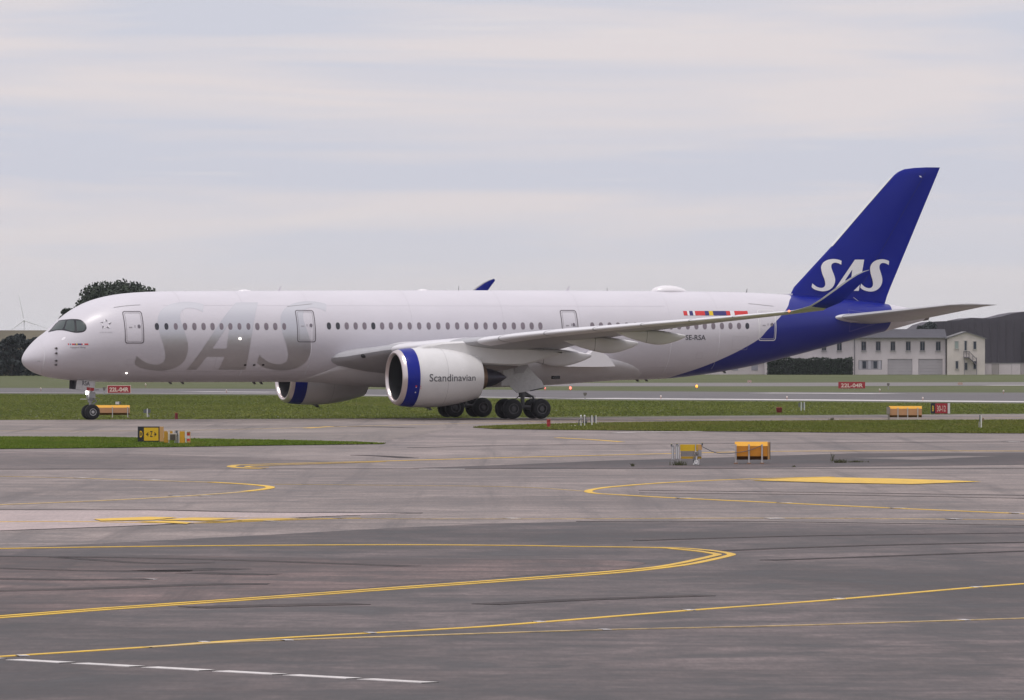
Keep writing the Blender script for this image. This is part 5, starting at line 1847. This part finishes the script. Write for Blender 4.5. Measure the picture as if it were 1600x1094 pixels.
for u, lab in ((907.8, 'left'), (913.4, 'right')):
    r = post_marker(f'{lab} of two white-capped posts carrying grey box on the verge', u, 650.4, 667.0, 1.5, POST_W, [(0.2, 4.6, 650.6, 658.6, mat('box_taupe', (0.17, 0.15, 0.145), 0.6)), (0.2, 5.4, 658.4, 661.4, DKGREY)] if lab == 'right' else [(0.8, 1.2, 651, 663, DKGREY)], cap=POST_W)
    g, s = anchor(u, 667)
    mb = MB()
    mb.tube([(0, -0.05, 0.5), (-0.12, -0.06, 0.38), (-0.14, -0.06, 0.14), (-0.16, -0.05, 0.0)] if lab == 'left' else [(0.05, -0.05, 0.5), (0.16, -0.06, 0.36), (0.10, -0.06, 0.2)], 0.028, 7)
    mb.build('hose', [DKGREY], r, smooth=True)


def can_marker(label, u, vt, vb, w, name, cat, prof, m1, m2):
    g, s = anchor(u, vb)
    h = (vb - vt) / s
    r = w / s / 2
    root = empty(name, (g[0], g[1], g[2] if vb < 655.8 else 0.02))
    tag(root, label, cat)
    MB().lathe([(a * h, max(0.001, b * r)) for a, b in prof], (0, 0, 0), 'z', 18).build('body', [m1], root, smooth=True, angle=40)
    MB().lathe([(0.96 * h, 0.92 * r), (0.985 * h, 1.04 * r), (1.0 * h, 0.9 * r), (1.005 * h, 0.001)], (0, 0, 0), 'z', 18).build('lid', [m2], root, smooth=True, angle=40)
    return root


r = can_marker('tall red cylinder on verge behind the rear main wheel', 857.2, 655.6, 668.6, 6.0, 'red_bollard', 'bollard', [(0, 1.05), (0.12, 1.0), (0.30, 0.92), (0.36, 1.0), (0.62, 1.0), (0.68, 0.9), (0.74, 1.0), (0.96, 1.0)], mat('bollard_red', (0.34, 0.022, 0.03), 0.5, noise=0.25, nscale=9), mat('bollard_lid', (0.50, 0.16, 0.12), 0.5))
can_marker('small dark red drum with orange top on grass right of nose wheels', 275.6, 645.2, 655.6, 5.2, 'red_drum', 'drum', [(0, 1.0), (0.5, 0.96), (0.96, 0.94)], DKRED, ORANGE_TOP)
can_marker('red bucket with orange lid on grass under the tail', 1217.4, 636.4, 645.4, 9.4, 'red_bucket', 'bucket', [(0, 0.80), (0.3, 0.88), (0.34, 0.94), (0.96, 1.0)], DKRED, ORANGE_TOP)


def edge_light(label, u, v, w, m, glow=None, group='runway edge lights'):
    g, s = anchor(u, v + 2.4)
    root = empty('runway_light', g)
    tag(root, label, 'runway light', group)
    k = w / s / 2
    MB().tube([(0, 0, 0), (0, 0, 0.24)], 0.035, 8).build('stem', [mat('light_stem', (0.45, 0.25, 0.18), 0.6)], root)
    MB().lathe([(0.20, 0.6 * k), (0.24, k), (0.24 + 1.2 * k, k), (0.24 + 1.9 * k, 0.5 * k), (0.24 + 2.0 * k, 0.001)], (0, 0, 0), 'z', 12).build('lamp', [glow or m], root, smooth=True)
    return root


LENS = mat('light_lens', (0.72, 0.62, 0.56), 0.3)
GLOW_R = mat('glow_red', (1, 0.2, 0.15), 0.4, emit=((1.0, 0.14, 0.10), 3.2))
GLOW_A = mat('glow_amber', (1, 0.5, 0.1), 0.4, emit=((1.0, 0.40, 0.04), 1.6))
edge_light('small pale runway light on the white line under the tail', 1032.6, 621.4, 2.2, LENS)
edge_light('small pale runway light on the white line left of the white posts', 1229.6, 622.6, 2.2, LENS)
edge_light('small pale runway light on the white line above the peach sign', 1442.0, 624.2, 2.2, LENS)
edge_light('small pale runway light at the far runway edge right of 22L-04R sign', 1374.6, 611.0, 2.4, LENS)
edge_light('small pale runway light at the far runway edge, far right', 1568.0, 613.0, 2.4, LENS)
edge_light('small pale runway light left of the nose gear', 63.8, 609.2, 2.4, LENS)
edge_light('small white light on the far grass right of the near 22L-04R sign', 227.6, 602.4, 2.2, LENS)
edge_light('glowing red light beyond the rear main wheel', 891.2, 608.6, 3.4, GLOW_R, GLOW_R)
edge_light('fainter red light just right of the main gear door', 851.6, 608.6, 2.6, GLOW_R, mat('glow_red_faint', (0.8, 0.3, 0.25), 0.4, emit=((1.0, 0.2, 0.15), 0.8)))
edge_light('glowing amber light beyond the runway under the tail', 1088.6, 605.8, 3.6, GLOW_A, GLOW_A)
edge_light('white spark of light on far grass under the front fuselage', 354.0, 612.0, 2.0, LENS)

for lab, u, vt, vm, vb, w in (('dark heart-shaped sign on a stalk at the runway edge', 914.2, 613.6, 619.0, 624.6, 5.8), ('small grey sign on a stalk right of the far 22L-04R sign', 1388.0, 598.8, 603.8, 608.4, 4.4), ('grey sign on a stalk at left end of near 22L-04R sign', 162.8, 605.0, 611.0, 616.4, 4.6)):
    g, s = anchor(u, vb)
    root = empty('stalk_sign', g)
    tag(root, lab, 'small sign')
    z = lambda v: (vb - v) / s
    h = w / s / 2
    MB().prism([(-h, z(vt) - 0.03), (-h * 0.8, z(vt)), (h * 0.8, z(vt)), (h, z(vt) - 0.03), (h * 0.9, (z(vt) + z(vm)) / 2), (h * 0.35, z(vm)), (-h * 0.35, z(vm)), (-h * 0.9, (z(vt) + z(vm)) / 2)], 'y', -0.03, 0.03).build('plate', [mat('stalk_plate', (0.15, 0.135, 0.12), 0.6)], root)
    MB().tube([(0, 0.0, 0), (0, 0.0, z(vm) + 0.05)], 0.045, 8).build('stalk', [GREYBOX], root)

# pale far-off mound light on the far strip
for lab, u, v, w in (('flat pale pink marker board on the far taxiway', 1500.4, 600.6, 8.4), ('flat pale marker board below the fuselage tail on far grass', 1171.0, 596.8, 7.0)):
    g, s = anchor(u, v + 2)
    root = empty('marker_board', g)
    tag(root, lab, 'marker board')
    MB().prism([(-w / s / 2, 0.1), (w / s / 2, 0.1), (w / s / 2.6, 0.40), (-w / s / 2.6, 0.40)], 'y', -0.1, 0.1).build('board', [mat('board_pink', (0.48, 0.34, 0.29), 0.6)], root)
    for k in (-1, 1):
        MB().box((k * w / s / 4, 0, 0.06), (0.06, 0.06, 0.12)).build('leg', [POST], root)

# stones scattered on the verge
rng = random.Random(5)
names = ['second from the left', 'third from the left', 'fourth from the left', 'largest, nearest the capped posts', 'lone one right of the white post pair', 'leftmost and smallest']
for i, (u, v, r) in enumerate(((883.4, 667.2, 1.1), (889.2, 667.0, 1.3), (893.4, 667.4, 1.6), (898.6, 667.2, 1.8), (952, 664.2, 0.8), (881.6, 668.0, 0.8))):
    g, s = anchor(u, v)
    k = r / s
    bm = bmesh.new()
    bmesh.ops.create_icosphere(bm, subdivisions=2, radius=k)
    for vv in bm.verts:
        vv.co *= rng.uniform(0.75, 1.2)
        vv.co.z *= 0.6
    me = bpy.data.meshes.new('stone')
    bm.to_mesh(me)
    bm.free()
    me.materials.append(mat('pale_stone', (0.52, 0.47, 0.44), 0.8, noise=0.15, nscale=9))
    o = bpy.data.objects.new('stone', me)
    o.location = (g[0], g[1], 0.03 + k * 0.5)
    col.objects.link(o)
    tag(o, 'small pale stone on the grass verge, ' + names[i], 'stone', 'pale stones on the verge')

# weeds in the cracked asphalt
WEED = mat('weed_green', (0.070, 0.072, 0.028), 0.8, noise=0.3, nscale=5)


def weed(label, u, v, w, h, n, seed):
    g, s = anchor(u, v)
    rr = random.Random(seed)
    mb = MB()
    for k in range(n):
        x, y = rr.gauss(0, w / s / 4), rr.uniform(-0.15, 0.15)
        hh = h / s * rr.uniform(0.35, 1.0)
        a = rr.uniform(0, 6.28)
        lean = Vector((rr.gauss(0, 0.35), rr.gauss(0, 0.2), 1)) * hh
        b = Vector((x, y, 0))
        wv = Vector((math.cos(a), math.sin(a), 0)) * 0.012
        mb.face([b - wv, b + wv, b + lean * 0.55 + wv * 0.8, b + lean, b + lean * 0.55 - wv * 0.8])
    o = mb.build('weed_tuft', [WEED], None, fix=False)
    o.location = (g[0], g[1], 0.004)
    tag(o, label, 'weeds')
    return o


weed('weeds at the foot of the lamp-hung yellow sign', 1062, 727.4, 22, 9, 120, 1)
weed('small weed tuft on asphalt left of the lamp-hung sign', 988.4, 728.8, 5, 6, 40, 2)
weed('low weed clump right of the orange sign', 1312, 723.4, 24, 7, 130, 3)
weed('thin tall dry stems right of the orange sign', 1300, 720.6, 5, 16, 14, 4)
weed('flat weed clump furthest right of the orange sign', 1338, 722.6, 28, 4, 110, 5)
weed('tiny weed on the asphalt just past the orange sign', 1240, 729.8, 5, 3.5, 26, 6)
weed('small weed clump on the taxiway edge under the far tail', 1300, 657.0, 8, 6, 50, 7)

# ================================================================== FAR BACKGROUND
B_WHITE = mat('render_white', (0.60, 0.55, 0.57), 0.85, noise=0.10, nscale=0.25)
B_CREAM = mat('render_cream', (0.62, 0.57, 0.53), 0.85, noise=0.12, nscale=0.35)
B_ROOF = mat('slate_roof', (0.060, 0.058, 0.072), 0.7, noise=0.15, nscale=0.4)
B_GLASS = mat('house_glass', (0.04, 0.05, 0.07), 0.35, spec=0.25)
B_DOOR = mat('garage_grey', (0.40, 0.375, 0.40), 0.7, noise=0.05, nscale=0.5)
B_DARK = mat('hangar_dark', (0.062, 0.055, 0.072), 0.75, noise=0.12, nscale=0.05)
YB = 1183.0
SB = scale_at(YB)


def bx(u):
    return (u - 800) / SB


def bz(v):
    return (585.5 - v) / SB


house = empty('terminal_house', (bx(1370), YB, GZ))
tag(house, 'long white two-storey building with dark roof behind the tail', 'building')
HX = lambda u: bx(u) - bx(1370)


def hbox(name, u0, u1, vt, vb, y0, y1, m, parent=None):
    mb = MB()
    mb.box(((HX(u0) + HX(u1)) / 2, (y0 + y1) / 2, (bz(vt) + bz(vb)) / 2), (abs(HX(u1) - HX(u0)), y1 - y0, bz(vt) - bz(vb)))
    return mb.build(name, [m], parent or house)


# wall built round the openings (piers, spandrels) so that windows sit in real recesses
ups = [1287.5, 1311.5, 1349.6, 1372.2, 1395.2, 1419.2, 1441.4, 1466.0]
wall = hbox('wall', 1196, 1478.6, 527.5, 586, 0.25, 9.0, B_WHITE)
edges = [1196]
for c in ups:
    edges += [c - 3.8, c + 3.8]
edges.append(1478.6)
for a, b in zip(edges[::2], edges[1::2]):
    hbox('wall_pier', a, b, 533.4, 548.4, 0.0, 0.25, B_WHITE)
hbox('wall_band', 1196, 1478.6, 527.5, 533.4, 0.0, 0.25, B_WHITE)
hbox('wall_band', 1196, 1478.6, 548.4, 561.0, 0.0, 0.25, B_WHITE)
for a, b in ((1196, 1341.4), (1378.0, 1387.0), (1425.4, 1435.0), (1472.6, 1478.6)):
    hbox('wall_pier', a, b, 561.0, 586, 0.0, 0.25, B_WHITE)
for c in ups:
    w = hbox('window', c - 3.2, c + 3.2, 534.4, 547.4, 0.12, 0.20, B_GLASS)
    hbox('window_frame', c - 0.35, c + 0.35, 534.4, 547.4, 0.06, 0.12, mat('frame_grey', (0.22, 0.22, 0.24), 0.6), w)
    hbox('window_sill', c - 4.6, c + 4.6, 548.2, 549.4, -0.14, 0.0, mat('sill_grey', (0.36, 0.35, 0.36), 0.7), w)
for a, b in ((1387.2, 1425.2), (1435.2, 1472.4)):
    gd = hbox('garage_door', a, b, 561.2, 586, 0.14, 0.24, B_DOOR)
    for k in range(5):
        hbox('door_panel', a + 0.4, b - 0.4, 561.8 + 4.8 * k, 566.0 + 4.8 * k, 0.09, 0.14, B_DOOR, gd)
bay = hbox('shutter_bay', 1341.6, 1377.8, 563.0, 577.6, 0.10, 0.24, mat('shutter_grey', (0.30, 0.29, 0.33), 0.7))
hbox('wall_pier', 1341.4, 1378.0, 577.6, 586, 0.0, 0.25, B_WHITE)
hbox('wall_pier', 1341.4, 1378.0, 561.0, 563.0, 0.0, 0.25, B_WHITE)
for c in (1350.6, 1367.6):
    hbox('window', c - 2.6, c + 2.6, 564.6, 575.4, 0.02, 0.09, B_GLASS)
for c in (1344.4, 1358.6, 1374.4):
    hbox('shutter', c - 2.0, c + 2.0, 563.6, 577.0, 0.02, 0.09, mat('shutter_light', (0.44, 0.43, 0.48), 0.7))
mb = MB()
mb.prism([(-0.5, bz(528.4)), (-0.5, bz(527.2)), (4.6, bz(514.2)), (9.6, bz(527.2)), (9.6, bz(528.4))], 'x', HX(1190), HX(1479.0))
mb.build('roof', [B_ROOF], house)
hbox('gutter', 1190, 1479, 527.2, 528.6, -0.65, -0.50, mat('gutter_grey', (0.16, 0.155, 0.17), 0.6))
hbox('drainpipe', 1334.6, 1335.8, 529, 586, -0.10, 0.0, mat('gutter_grey', (0.16, 0.155, 0.17), 0.6))
hbox('drainpipe', 1477.0, 1478.2, 529, 586, -0.10, 0.0, mat('gutter_grey', (0.16, 0.155, 0.17), 0.6))

# gabled annex with outside stair
annex = empty('gabled_annex', (bx(1508), YB - 1.2, GZ))
tag(annex, 'cream gabled annex with outside stair at the right end of the white building', 'building')
HX2 = lambda u: bx(u) - bx(1508)
mb = MB()
mb.prism([(HX2(1479.4), 0), (HX2(1538.2), 0), (HX2(1538.2), bz(529)), (HX2(1508.6), bz(519.4)), (HX2(1479.4), bz(529))], 'y', 0.0, 12.0)
mb.build('wall', [B_CREAM], annex)
for q in (-1, 1):
    mb = MB()
    e = HX2(1508.6) + q * (HX2(1538.2) - HX2(1508.6) + 0.25)
    mb.prism([(HX2(1508.6), bz(518.0)), (HX2(1508.6), bz(519.3)), (e, bz(530.0)), (e, bz(528.6))], 'y', -0.25, 12.2)
    mb.build('roof_slope', [mat('annex_roof', (0.16, 0.155, 0.16), 0.7)], annex)
for u, vt, vb, w in ((1494.0, 533.6, 544.6, 5.0), (1508.0, 532.8, 547.6, 3.4), (1522.4, 533.8, 545.6, 4.2), (1494.4, 564.4, 576.2, 3.8), (1508.6, 567.0, 578.0, 3.8), (1522.4, 564.6, 576.4, 4.2)):
    mb = MB()
    mb.box((HX2(u), -0.01, (bz(vt) + bz(vb)) / 2), (w / SB, 0.10, bz(vt) - bz(vb)))
    wn_ = mb.build('window', [B_GLASS if (u, vt) != (1494.0, 533.6) else mat('pale_pane', (0.30, 0.36, 0.34), 0.4)], annex)
    mb = MB()
    fr = mat('annex_frame', (0.48, 0.46, 0.44), 0.7)
    for dx in (-1, 1):
        mb.box((HX2(u) + dx * (w / SB / 2 + 0.05), -0.05, (bz(vt) + bz(vb)) / 2), (0.1, 0.12, bz(vt) - bz(vb) + 0.16))
    for zz in (bz(vt) + 0.05, bz(vb) - 0.05):
        mb.box((HX2(u), -0.055, zz), (w / SB + 0.3, 0.14, 0.1))
    mb.build('window_frame', [fr], wn_)
STAIR = mat('stair_steel', (0.14, 0.13, 0.15), 0.6)
mb = MB()
mb.box((HX2(1509), -0.6, bz(558.4)), (9.0 / SB, 1.1, 0.14))
mb.build('stair_landing', [STAIR], annex)
for k in range(9):
    mb = MB()
    mb.box((HX2(1513.4 + 1.4 * (8 - k) * 0.9) - 0.0, -0.6, bz(568.8 - 1.15 * (k))), (0.2, 1.0, 0.05))
    mb.build('stair_tread', [STAIR], annex)
for y in (-0.12, -1.12):
    mb = MB()
    mb.tube([(HX2(1513), y, bz(559)), (HX2(1524.6), y, bz(570.5))], 0.07, 6)
    mb.tube([(HX2(1505), y, bz(549)), (HX2(1513), y, bz(549)), (HX2(1524.6), y, bz(561))], 0.03, 6)
    for u, a, b in ((1505, 549, 559), (1509, 549, 559), (1513, 549, 559), (1519, 555, 565), (1524.6, 561, 571)):
        mb.tube([(HX2(u), y, bz(a)), (HX2(u), y, bz(b))], 0.03, 6)
    mb.build('stair_railing', [STAIR], annex)
mb = MB()
for u in (1505.4, 1524.6):
    mb.box((HX2(u), -1.05, bz(572) / 1), (0.08, 0.08, 2 * bz(572)))
mb.build('stair_post', [STAIR], annex)

# low pale building left of the hedge, mostly behind the tail
low = empty('low_building', (bx(1150), YB + 6, GZ))
tag(low, 'low pale grey building behind the hedge under the tail', 'building')
mb = MB()
mb.box((0, 3, bz(566) / 2), ((1198 - 1100) / SB, 6, bz(566)))
mb.build('wall', [B_WHITE], low)
mb = MB()
mb.box((0, 3, bz(565.4)), ((1199 - 1099) / SB, 6.4, 0.2))
mb.build('roof', [B_ROOF], low)
for u in (1128, 1150, 1181):
    mb = MB()
    mb.box(((u - 1150) / SB, -0.01, 1.15), (1.1, 0.08, 0.9))
    mb.build('window', [mat('faint_window', (0.30, 0.30, 0.36), 0.5)], low)

# clipped hedge
LEAF_H = mat('hedge_leaf', (0.022, 0.036, 0.022), 0.8, noise=0.35, nscale=1.2)


def leaf_cloud(mb, n, sampler, size, rr):
    for _ in range(n):
        p = Vector(sampler(rr))
        a = Vector((rr.gauss(0, 1), rr.gauss(0, 1), rr.gauss(0, 1))).normalized()
        b = a.cross(Vector((rr.gauss(0, 1), rr.gauss(0, 1), rr.gauss(0, 1)))).normalized()
        k = size * rr.uniform(0.5, 1.4)
        mb.face([p - a * k, p + b * k * 0.6, p + a * k, p - b * k * 0.6])


hedge = empty('clipped_hedge', (bx(1264), YB - 4, GZ))
tag(hedge, 'long dark clipped hedge in front of the white building', 'hedge')
rr = random.Random(11)
W, Hh, Dp = (1330 - 1199) / SB, bz(561), 1.6
mb = MB()
mb.box((0, 0, Hh * 0.47), (W * 0.985, Dp * 0.8, Hh * 0.94))
mb.build('core', [mat('hedge_core', (0.012, 0.018, 0.014), 0.9)], hedge)


def hs(r_):
    f = r_.random()
    x = r_.uniform(-W / 2, W / 2)
    if f < 0.55:
        return (x, -Dp / 2 + r_.gauss(0, 0.06), r_.uniform(0, Hh))
    if f < 0.9:
        return (x, r_.uniform(-Dp / 2, Dp / 2), Hh + r_.gauss(0, 0.09) + 0.10 * math.sin(x * 1.1) + 0.07 * math.sin(x * 2.9))
    return (r_.choice((-1, 1)) * W / 2 + r_.gauss(0, 0.06), r_.uniform(-Dp / 2, Dp / 2), r_.uniform(0, Hh))


mb = MB()
leaf_cloud(mb, 5200, hs, 0.14, rr)
mb.build('foliage', [LEAF_H], hedge, fix=False)

# low white boundary wall at far right
bw = empty('boundary_wall', (bx(1580), YB + 4, GZ))
tag(bw, 'low whitewashed wall at the foot of the dark hangar', 'wall')
for i, (a, b, m) in enumerate(((1538.6, 1552, B_WHITE), (1552.4, 1563, mat('wall_taupe', (0.36, 0.33, 0.33), 0.85)), (1563.4, 1583, B_WHITE), (1583.4, 1597, B_WHITE), (1597.4, 1660, mat('wall_taupe', (0.36, 0.33, 0.33), 0.85)))):
    mb = MB()
    mb.box((bx((a + b) / 2) - bx(1580), 0, bz(568.6) / 2), ((b - a) / SB, 0.4, bz(568.6)))
    mb.build('wall_panel', [m], bw)
mb = MB()
mb.box((bx(1598) - bx(1580), 0, bz(567.8)), ((1660 - 1538) / SB, 0.5, 0.12))
mb.build('coping', [mat('coping_grey', (0.25, 0.24, 0.25), 0.8)], bw)

# dark earth-covered hangar behind
YH = 1330.0
SH = scale_at(YH)
hz = lambda v: EYE + (HORIZON - v) / SH - GZ
hx = lambda u: (u - 800) / SH
hang = empty('hangar', (hx(1560), YH, GZ))
tag(hang, 'huge dark hangar with sloping left end behind the annex', 'building')
prof = [(1405, 586), (1418, 530), (1432, 517), (1447, 507), (1462, 502.4), (1510, 500.6), (1560, 500.2), (1600, 499.6), (1700, 499.0), (1800, 499), (1800, 590)]
poly = [(hx(u) - hx(1560), max(0, hz(v))) for u, v in prof]
MB().prism(poly, 'y', 0, 45).build('shell', [B_DARK], hang)
mb = MB()
for u0 in range(1440, 1800, 12):
    z0 = float(np.interp(u0, [p[0] for p in prof[1:-1]], [hz(p[1]) for p in prof[1:-1]]))
    mb.box((hx(u0) - hx(1560), -0.1, z0 / 2), (0.12, 0.2, z0 - 0.4))
mb.build('cladding_ribs', [mat('hangar_rib', (0.070, 0.062, 0.080), 0.7)], hang)
mb = MB()
mb.box((hx(1630) - hx(1560), -0.35, hz(519) / 2), (8.4, 0.3, hz(519)))
mb.build('door', [mat('hangar_door', (0.030, 0.026, 0.033), 0.7)], hang)
YH2 = 1700.0
s2 = scale_at(YH2)
ridge = empty('hangar', ((1640 - 800) / s2, YH2, GZ))
tag(ridge, 'hazier taller hangar roof rising at the right edge behind the dark hangar', 'building')
p2 = [(1500, 590), (1500, 500), (1518, 496.6), (1548, 497.6), (1566, 494.4), (1582, 490.0), (1600, 487.0), (1660, 484), (1780, 484), (1780, 590)]
MB().prism([((u - 1640) / s2, max(0, EYE + (HORIZON - v) / s2 - GZ)) for u, v in p2], 'y', 0, 50).build('shell', [B_DARK], ridge)

# ---------------------------------------------------------------- trees
BARK = mat('bark', (0.05, 0.042, 0.036), 0.9, noise=0.2, nscale=2)
LEAF = [mat('leaf_dark', (0.028, 0.042, 0.022), 0.75, noise=0.4, nscale=0.5), mat('leaf_mid', (0.040, 0.055, 0.026), 0.75, noise=0.4, nscale=0.5), mat('leaf_haze_blue', (0.026, 0.036, 0.036), 0.75, noise=0.4, nscale=0.6)]  # the last one has the blue of distant haze mixed into its colour


def tree(label, x, y, h, rw, crown_base, nleaf, seed, mi=0, leaf=0.26, group=None, flat=1.0, name='broadleaf_tree'):
    rr = random.Random(seed)
    root = empty(name, (x, y, GZ), rr.uniform(0, 6.28))
    tag(root, label, 'tree', group)
    mb = MB()
    cz = crown_base * h
    mb.tube([(0, 0, 0), (rr.gauss(0, .05), 0, cz * 0.6), (rr.gauss(0, .15), rr.gauss(0, .1), cz * 1.3), (0, 0, h * 0.72)], [0.035 * h, 0.028 * h, 0.02 * h, 0.006 * h], 9)
    lumps = []
    for k in range(26):
        a = rr.uniform(0, 6.28)
        el = rr.uniform(-0.25, 1.0)
        f = rr.uniform(0.45, 0.90)
        lumps.append((Vector((math.cos(a) * rw * f * math.cos(el * 1.2), math.sin(a) * rw * f * math.cos(el * 1.2), cz + (h - cz) * (0.36 + 0.50 * math.sin(el * 1.45) * flat))), rw * rr.uniform(0.18, 0.34)))
    for c, r_ in lumps[:9]:
        mb.tube([(0, 0, cz * rr.uniform(0.8, 1.1)), tuple(c * 0.55 + Vector((0, 0, cz * 0.35))), tuple(c)], [0.013 * h, 0.008 * h, 0.003 * h], 6)
    mb.build('trunk', [BARK], root, smooth=True)

    def smp(r_):
        c, r2 = lumps[r_.randrange(len(lumps))]
        d = Vector((r_.gauss(0, 1), r_.gauss(0, 1), r_.gauss(0, 1)))
        d = d.normalized() * r2 * (0.55 + 0.5 * r_.random() ** 0.6)
        d.z *= 0.8
        return c + d
    mb = MB()
    leaf_cloud(mb, nleaf, smp, leaf, rr)
    mb.build('crown', [LEAF[mi]], root, fix=False)
    return root


YT = 1142.0
ST = scale_at(YT)
tx = lambda u: (u - 800) / ST
tz = lambda v: EYE + (HORIZON - v) / ST - GZ
tree('large round-topped tree rising above the cockpit roof', tx(180), YT, tz(437.5), 10.8, 0.16, 20000, 21, 0, 0.28, flat=0.86)
tree('small tree leaning out left of the big tree behind the cockpit', tx(112), YT - 6, tz(476), 2.2, 0.35, 2600, 22, 0, 0.24)
rr = random.Random(3)
row = [(-6, 523), (5, 526), (14, 518.5), (22, 521), (31, 515.5), (40, 524), (50, 522), (60, 527), (70, 524), (82, 526), (96, 520), (110, 515), (140, 500), (250, 520), (300, 530), (350, 535), (400, 538)]
where = ['cut by the left edge of the photo', 'second from the left edge', 'third from the left edge', 'fourth from the left edge', 'standing tallest under the wind turbine', 'just right of the turbine', 'two crowns right of the turbine', 'three crowns right of the turbine', 'behind the nose tip, leftmost there', 'behind the nose tip, further right', 'behind the nose below the windscreen', 'behind the windscreen', 'behind the cockpit windows', 'behind the front door', 'behind the forward cabin windows', 'behind the forward letters', 'behind the middle letter']
for i, ((u, v), wh) in enumerate(zip(row, where)):
    if u > 230:
        continue
    tree('dark hazy tree in the far row, ' + wh, tx(u), YT + rr.uniform(-5, 5), tz(v), 1.6 + rr.random() * 0.5, 0.05, 2600, 40 + i, 2, 0.24, 'far row of trees behind the nose', 1.0)
sh = MB()
rr = random.Random(9)
leaf_cloud(sh, 9000, lambda r_: (tx(-60) + r_.random() * (tx(470) - tx(-60)), YT - 4 + r_.uniform(-1.2, 1.2), abs(r_.gauss(0, 1)) * 1.5 - 0.05), 0.30, rr)
o = sh.build('undergrowth', [LEAF[2]], fix=False)
tag(o, 'dark continuous undergrowth at the foot of the far row of trees', 'bushes', kind='stuff')

# grassed embankment behind the tree row, brownish flat top
zt = EYE + (HORIZON - 516.2) / scale_at(1200)
emb = MB()
emb.prism([(1172, -0.3), (1198, zt), (1235, zt), (1265, -0.3)], 'x', -150, (330 - 800) / scale_at(1200))
o = emb.build('embankment', [mat('dry_bank_grass', (0.125, 0.110, 0.075), 0.9, noise=0.25, nscale=0.15)])
tag(o, kind='structure')

# small tree by the hangar end, and distant woods all round the horizon
tree('small hazy tree beside the sloping hangar end under the tailplane', (1449 - 800) / scale_at(1240), 1240, EYE + (HORIZON - 497.5) / scale_at(1240), 2.4, 0.3, 2600, 77, 2, 0.24)
tree('little tree top above the white building roof under the tail cone', (1384 - 800) / scale_at(1240), 1240, EYE + (HORIZON - 508) / scale_at(1240), 2.0, 0.3, 1600, 78, 2, 0.24)
wd = MB()
rr = random.Random(2)
leaf_cloud(wd, 14000, lambda r_: (r_.uniform(-900, 900), 2600 + r_.uniform(-15, 15), r_.random() * (5.0 + 1.8 * math.sin(r_.random() * 6))), 1.1, rr)
o = wd.build('distant_woods', [LEAF[2]], fix=False)
tag(o, 'low dark woods far off on the horizon', 'woods', kind='stuff')

# ---------------------------------------------------------------- wind turbine on the horizon
YW = 7600.0
sw = scale_at(YW)
hub = Vector(((37.6 - 800) / sw, YW, EYE + (HORIZON - 500.6) / sw))
T_WHITE = mat('turbine_white', (0.90, 0.90, 0.90), 0.5)
tur = empty('wind_turbine', (hub.x, hub.y, GZ))
tag(tur, 'pale three-bladed wind turbine on the left horizon', 'wind turbine')
H0 = hub.z
MB().tube([(0, 3, 0), (0, 3, H0)], [1.0, 0.55], 14).build('tower', [T_WHITE], tur, smooth=True)
MB().box((0, 2.6, H0), (1.9, 5.0, 2.0)).build('nacelle', [T_WHITE], tur)
MB().lathe([(-2.2, 0.001), (-1.9, 0.7), (-0.8, 1.3), (0.2, 1.3)], (0, 0, H0), 'y', 14).build('hub', [T_WHITE], tur, smooth=True)
for tu, tv in ((29.4, 461.0), (72.5, 512.5), (15.0, 517.5)):
    e = Vector(((tu - 37.6) / sw, 0, -(tv - 500.6) / sw))
    L = e.length
    e = e.normalized() * 28.0
    d = e.normalized()
    n_ = Vector((0, 1, 0)).cross(d)
    rings = []
    for t, c, th in ((0.02, 0.4, 0.4), (0.08, 0.5, 0.3), (0.2, 0.8, 0.2), (0.5, 0.55, 0.12), (0.8, 0.35, 0.07), (1.0, 0.12, 0.03)):
        p = Vector((0, -0.9, H0)) + e * t
        rings.append([p + n_ * (c * 0.9), p + Vector((0, -th, 0)), p - n_ * (c * 0.7), p + Vector((0, th, 0))])
    MB().loft(rings).build('blade', [T_WHITE], tur)

# ---------------------------------------------------------------- the air
hz_m = bpy.data.materials.new('haze')
hz_m.use_nodes = True
n, l = nodes_of(hz_m)
n.clear()
mo = n.new('ShaderNodeOutputMaterial')
pv = n.new('ShaderNodeVolumePrincipled')
pv.inputs['Color'].default_value = (0.90, 0.93, 1.0, 1)
pv.inputs['Density'].default_value = 0.00004
pv.inputs['Anisotropy'].default_value = 0.2
l.new(pv.outputs[0], mo.inputs['Volume'])
hb = MB()
hb.box((0, 4230, 35.5), (7900, 9060, 75))
o = hb.build('haze', [hz_m])
tag(o, 'thin pale haze hanging over the whole airfield', 'haze', kind='stuff')
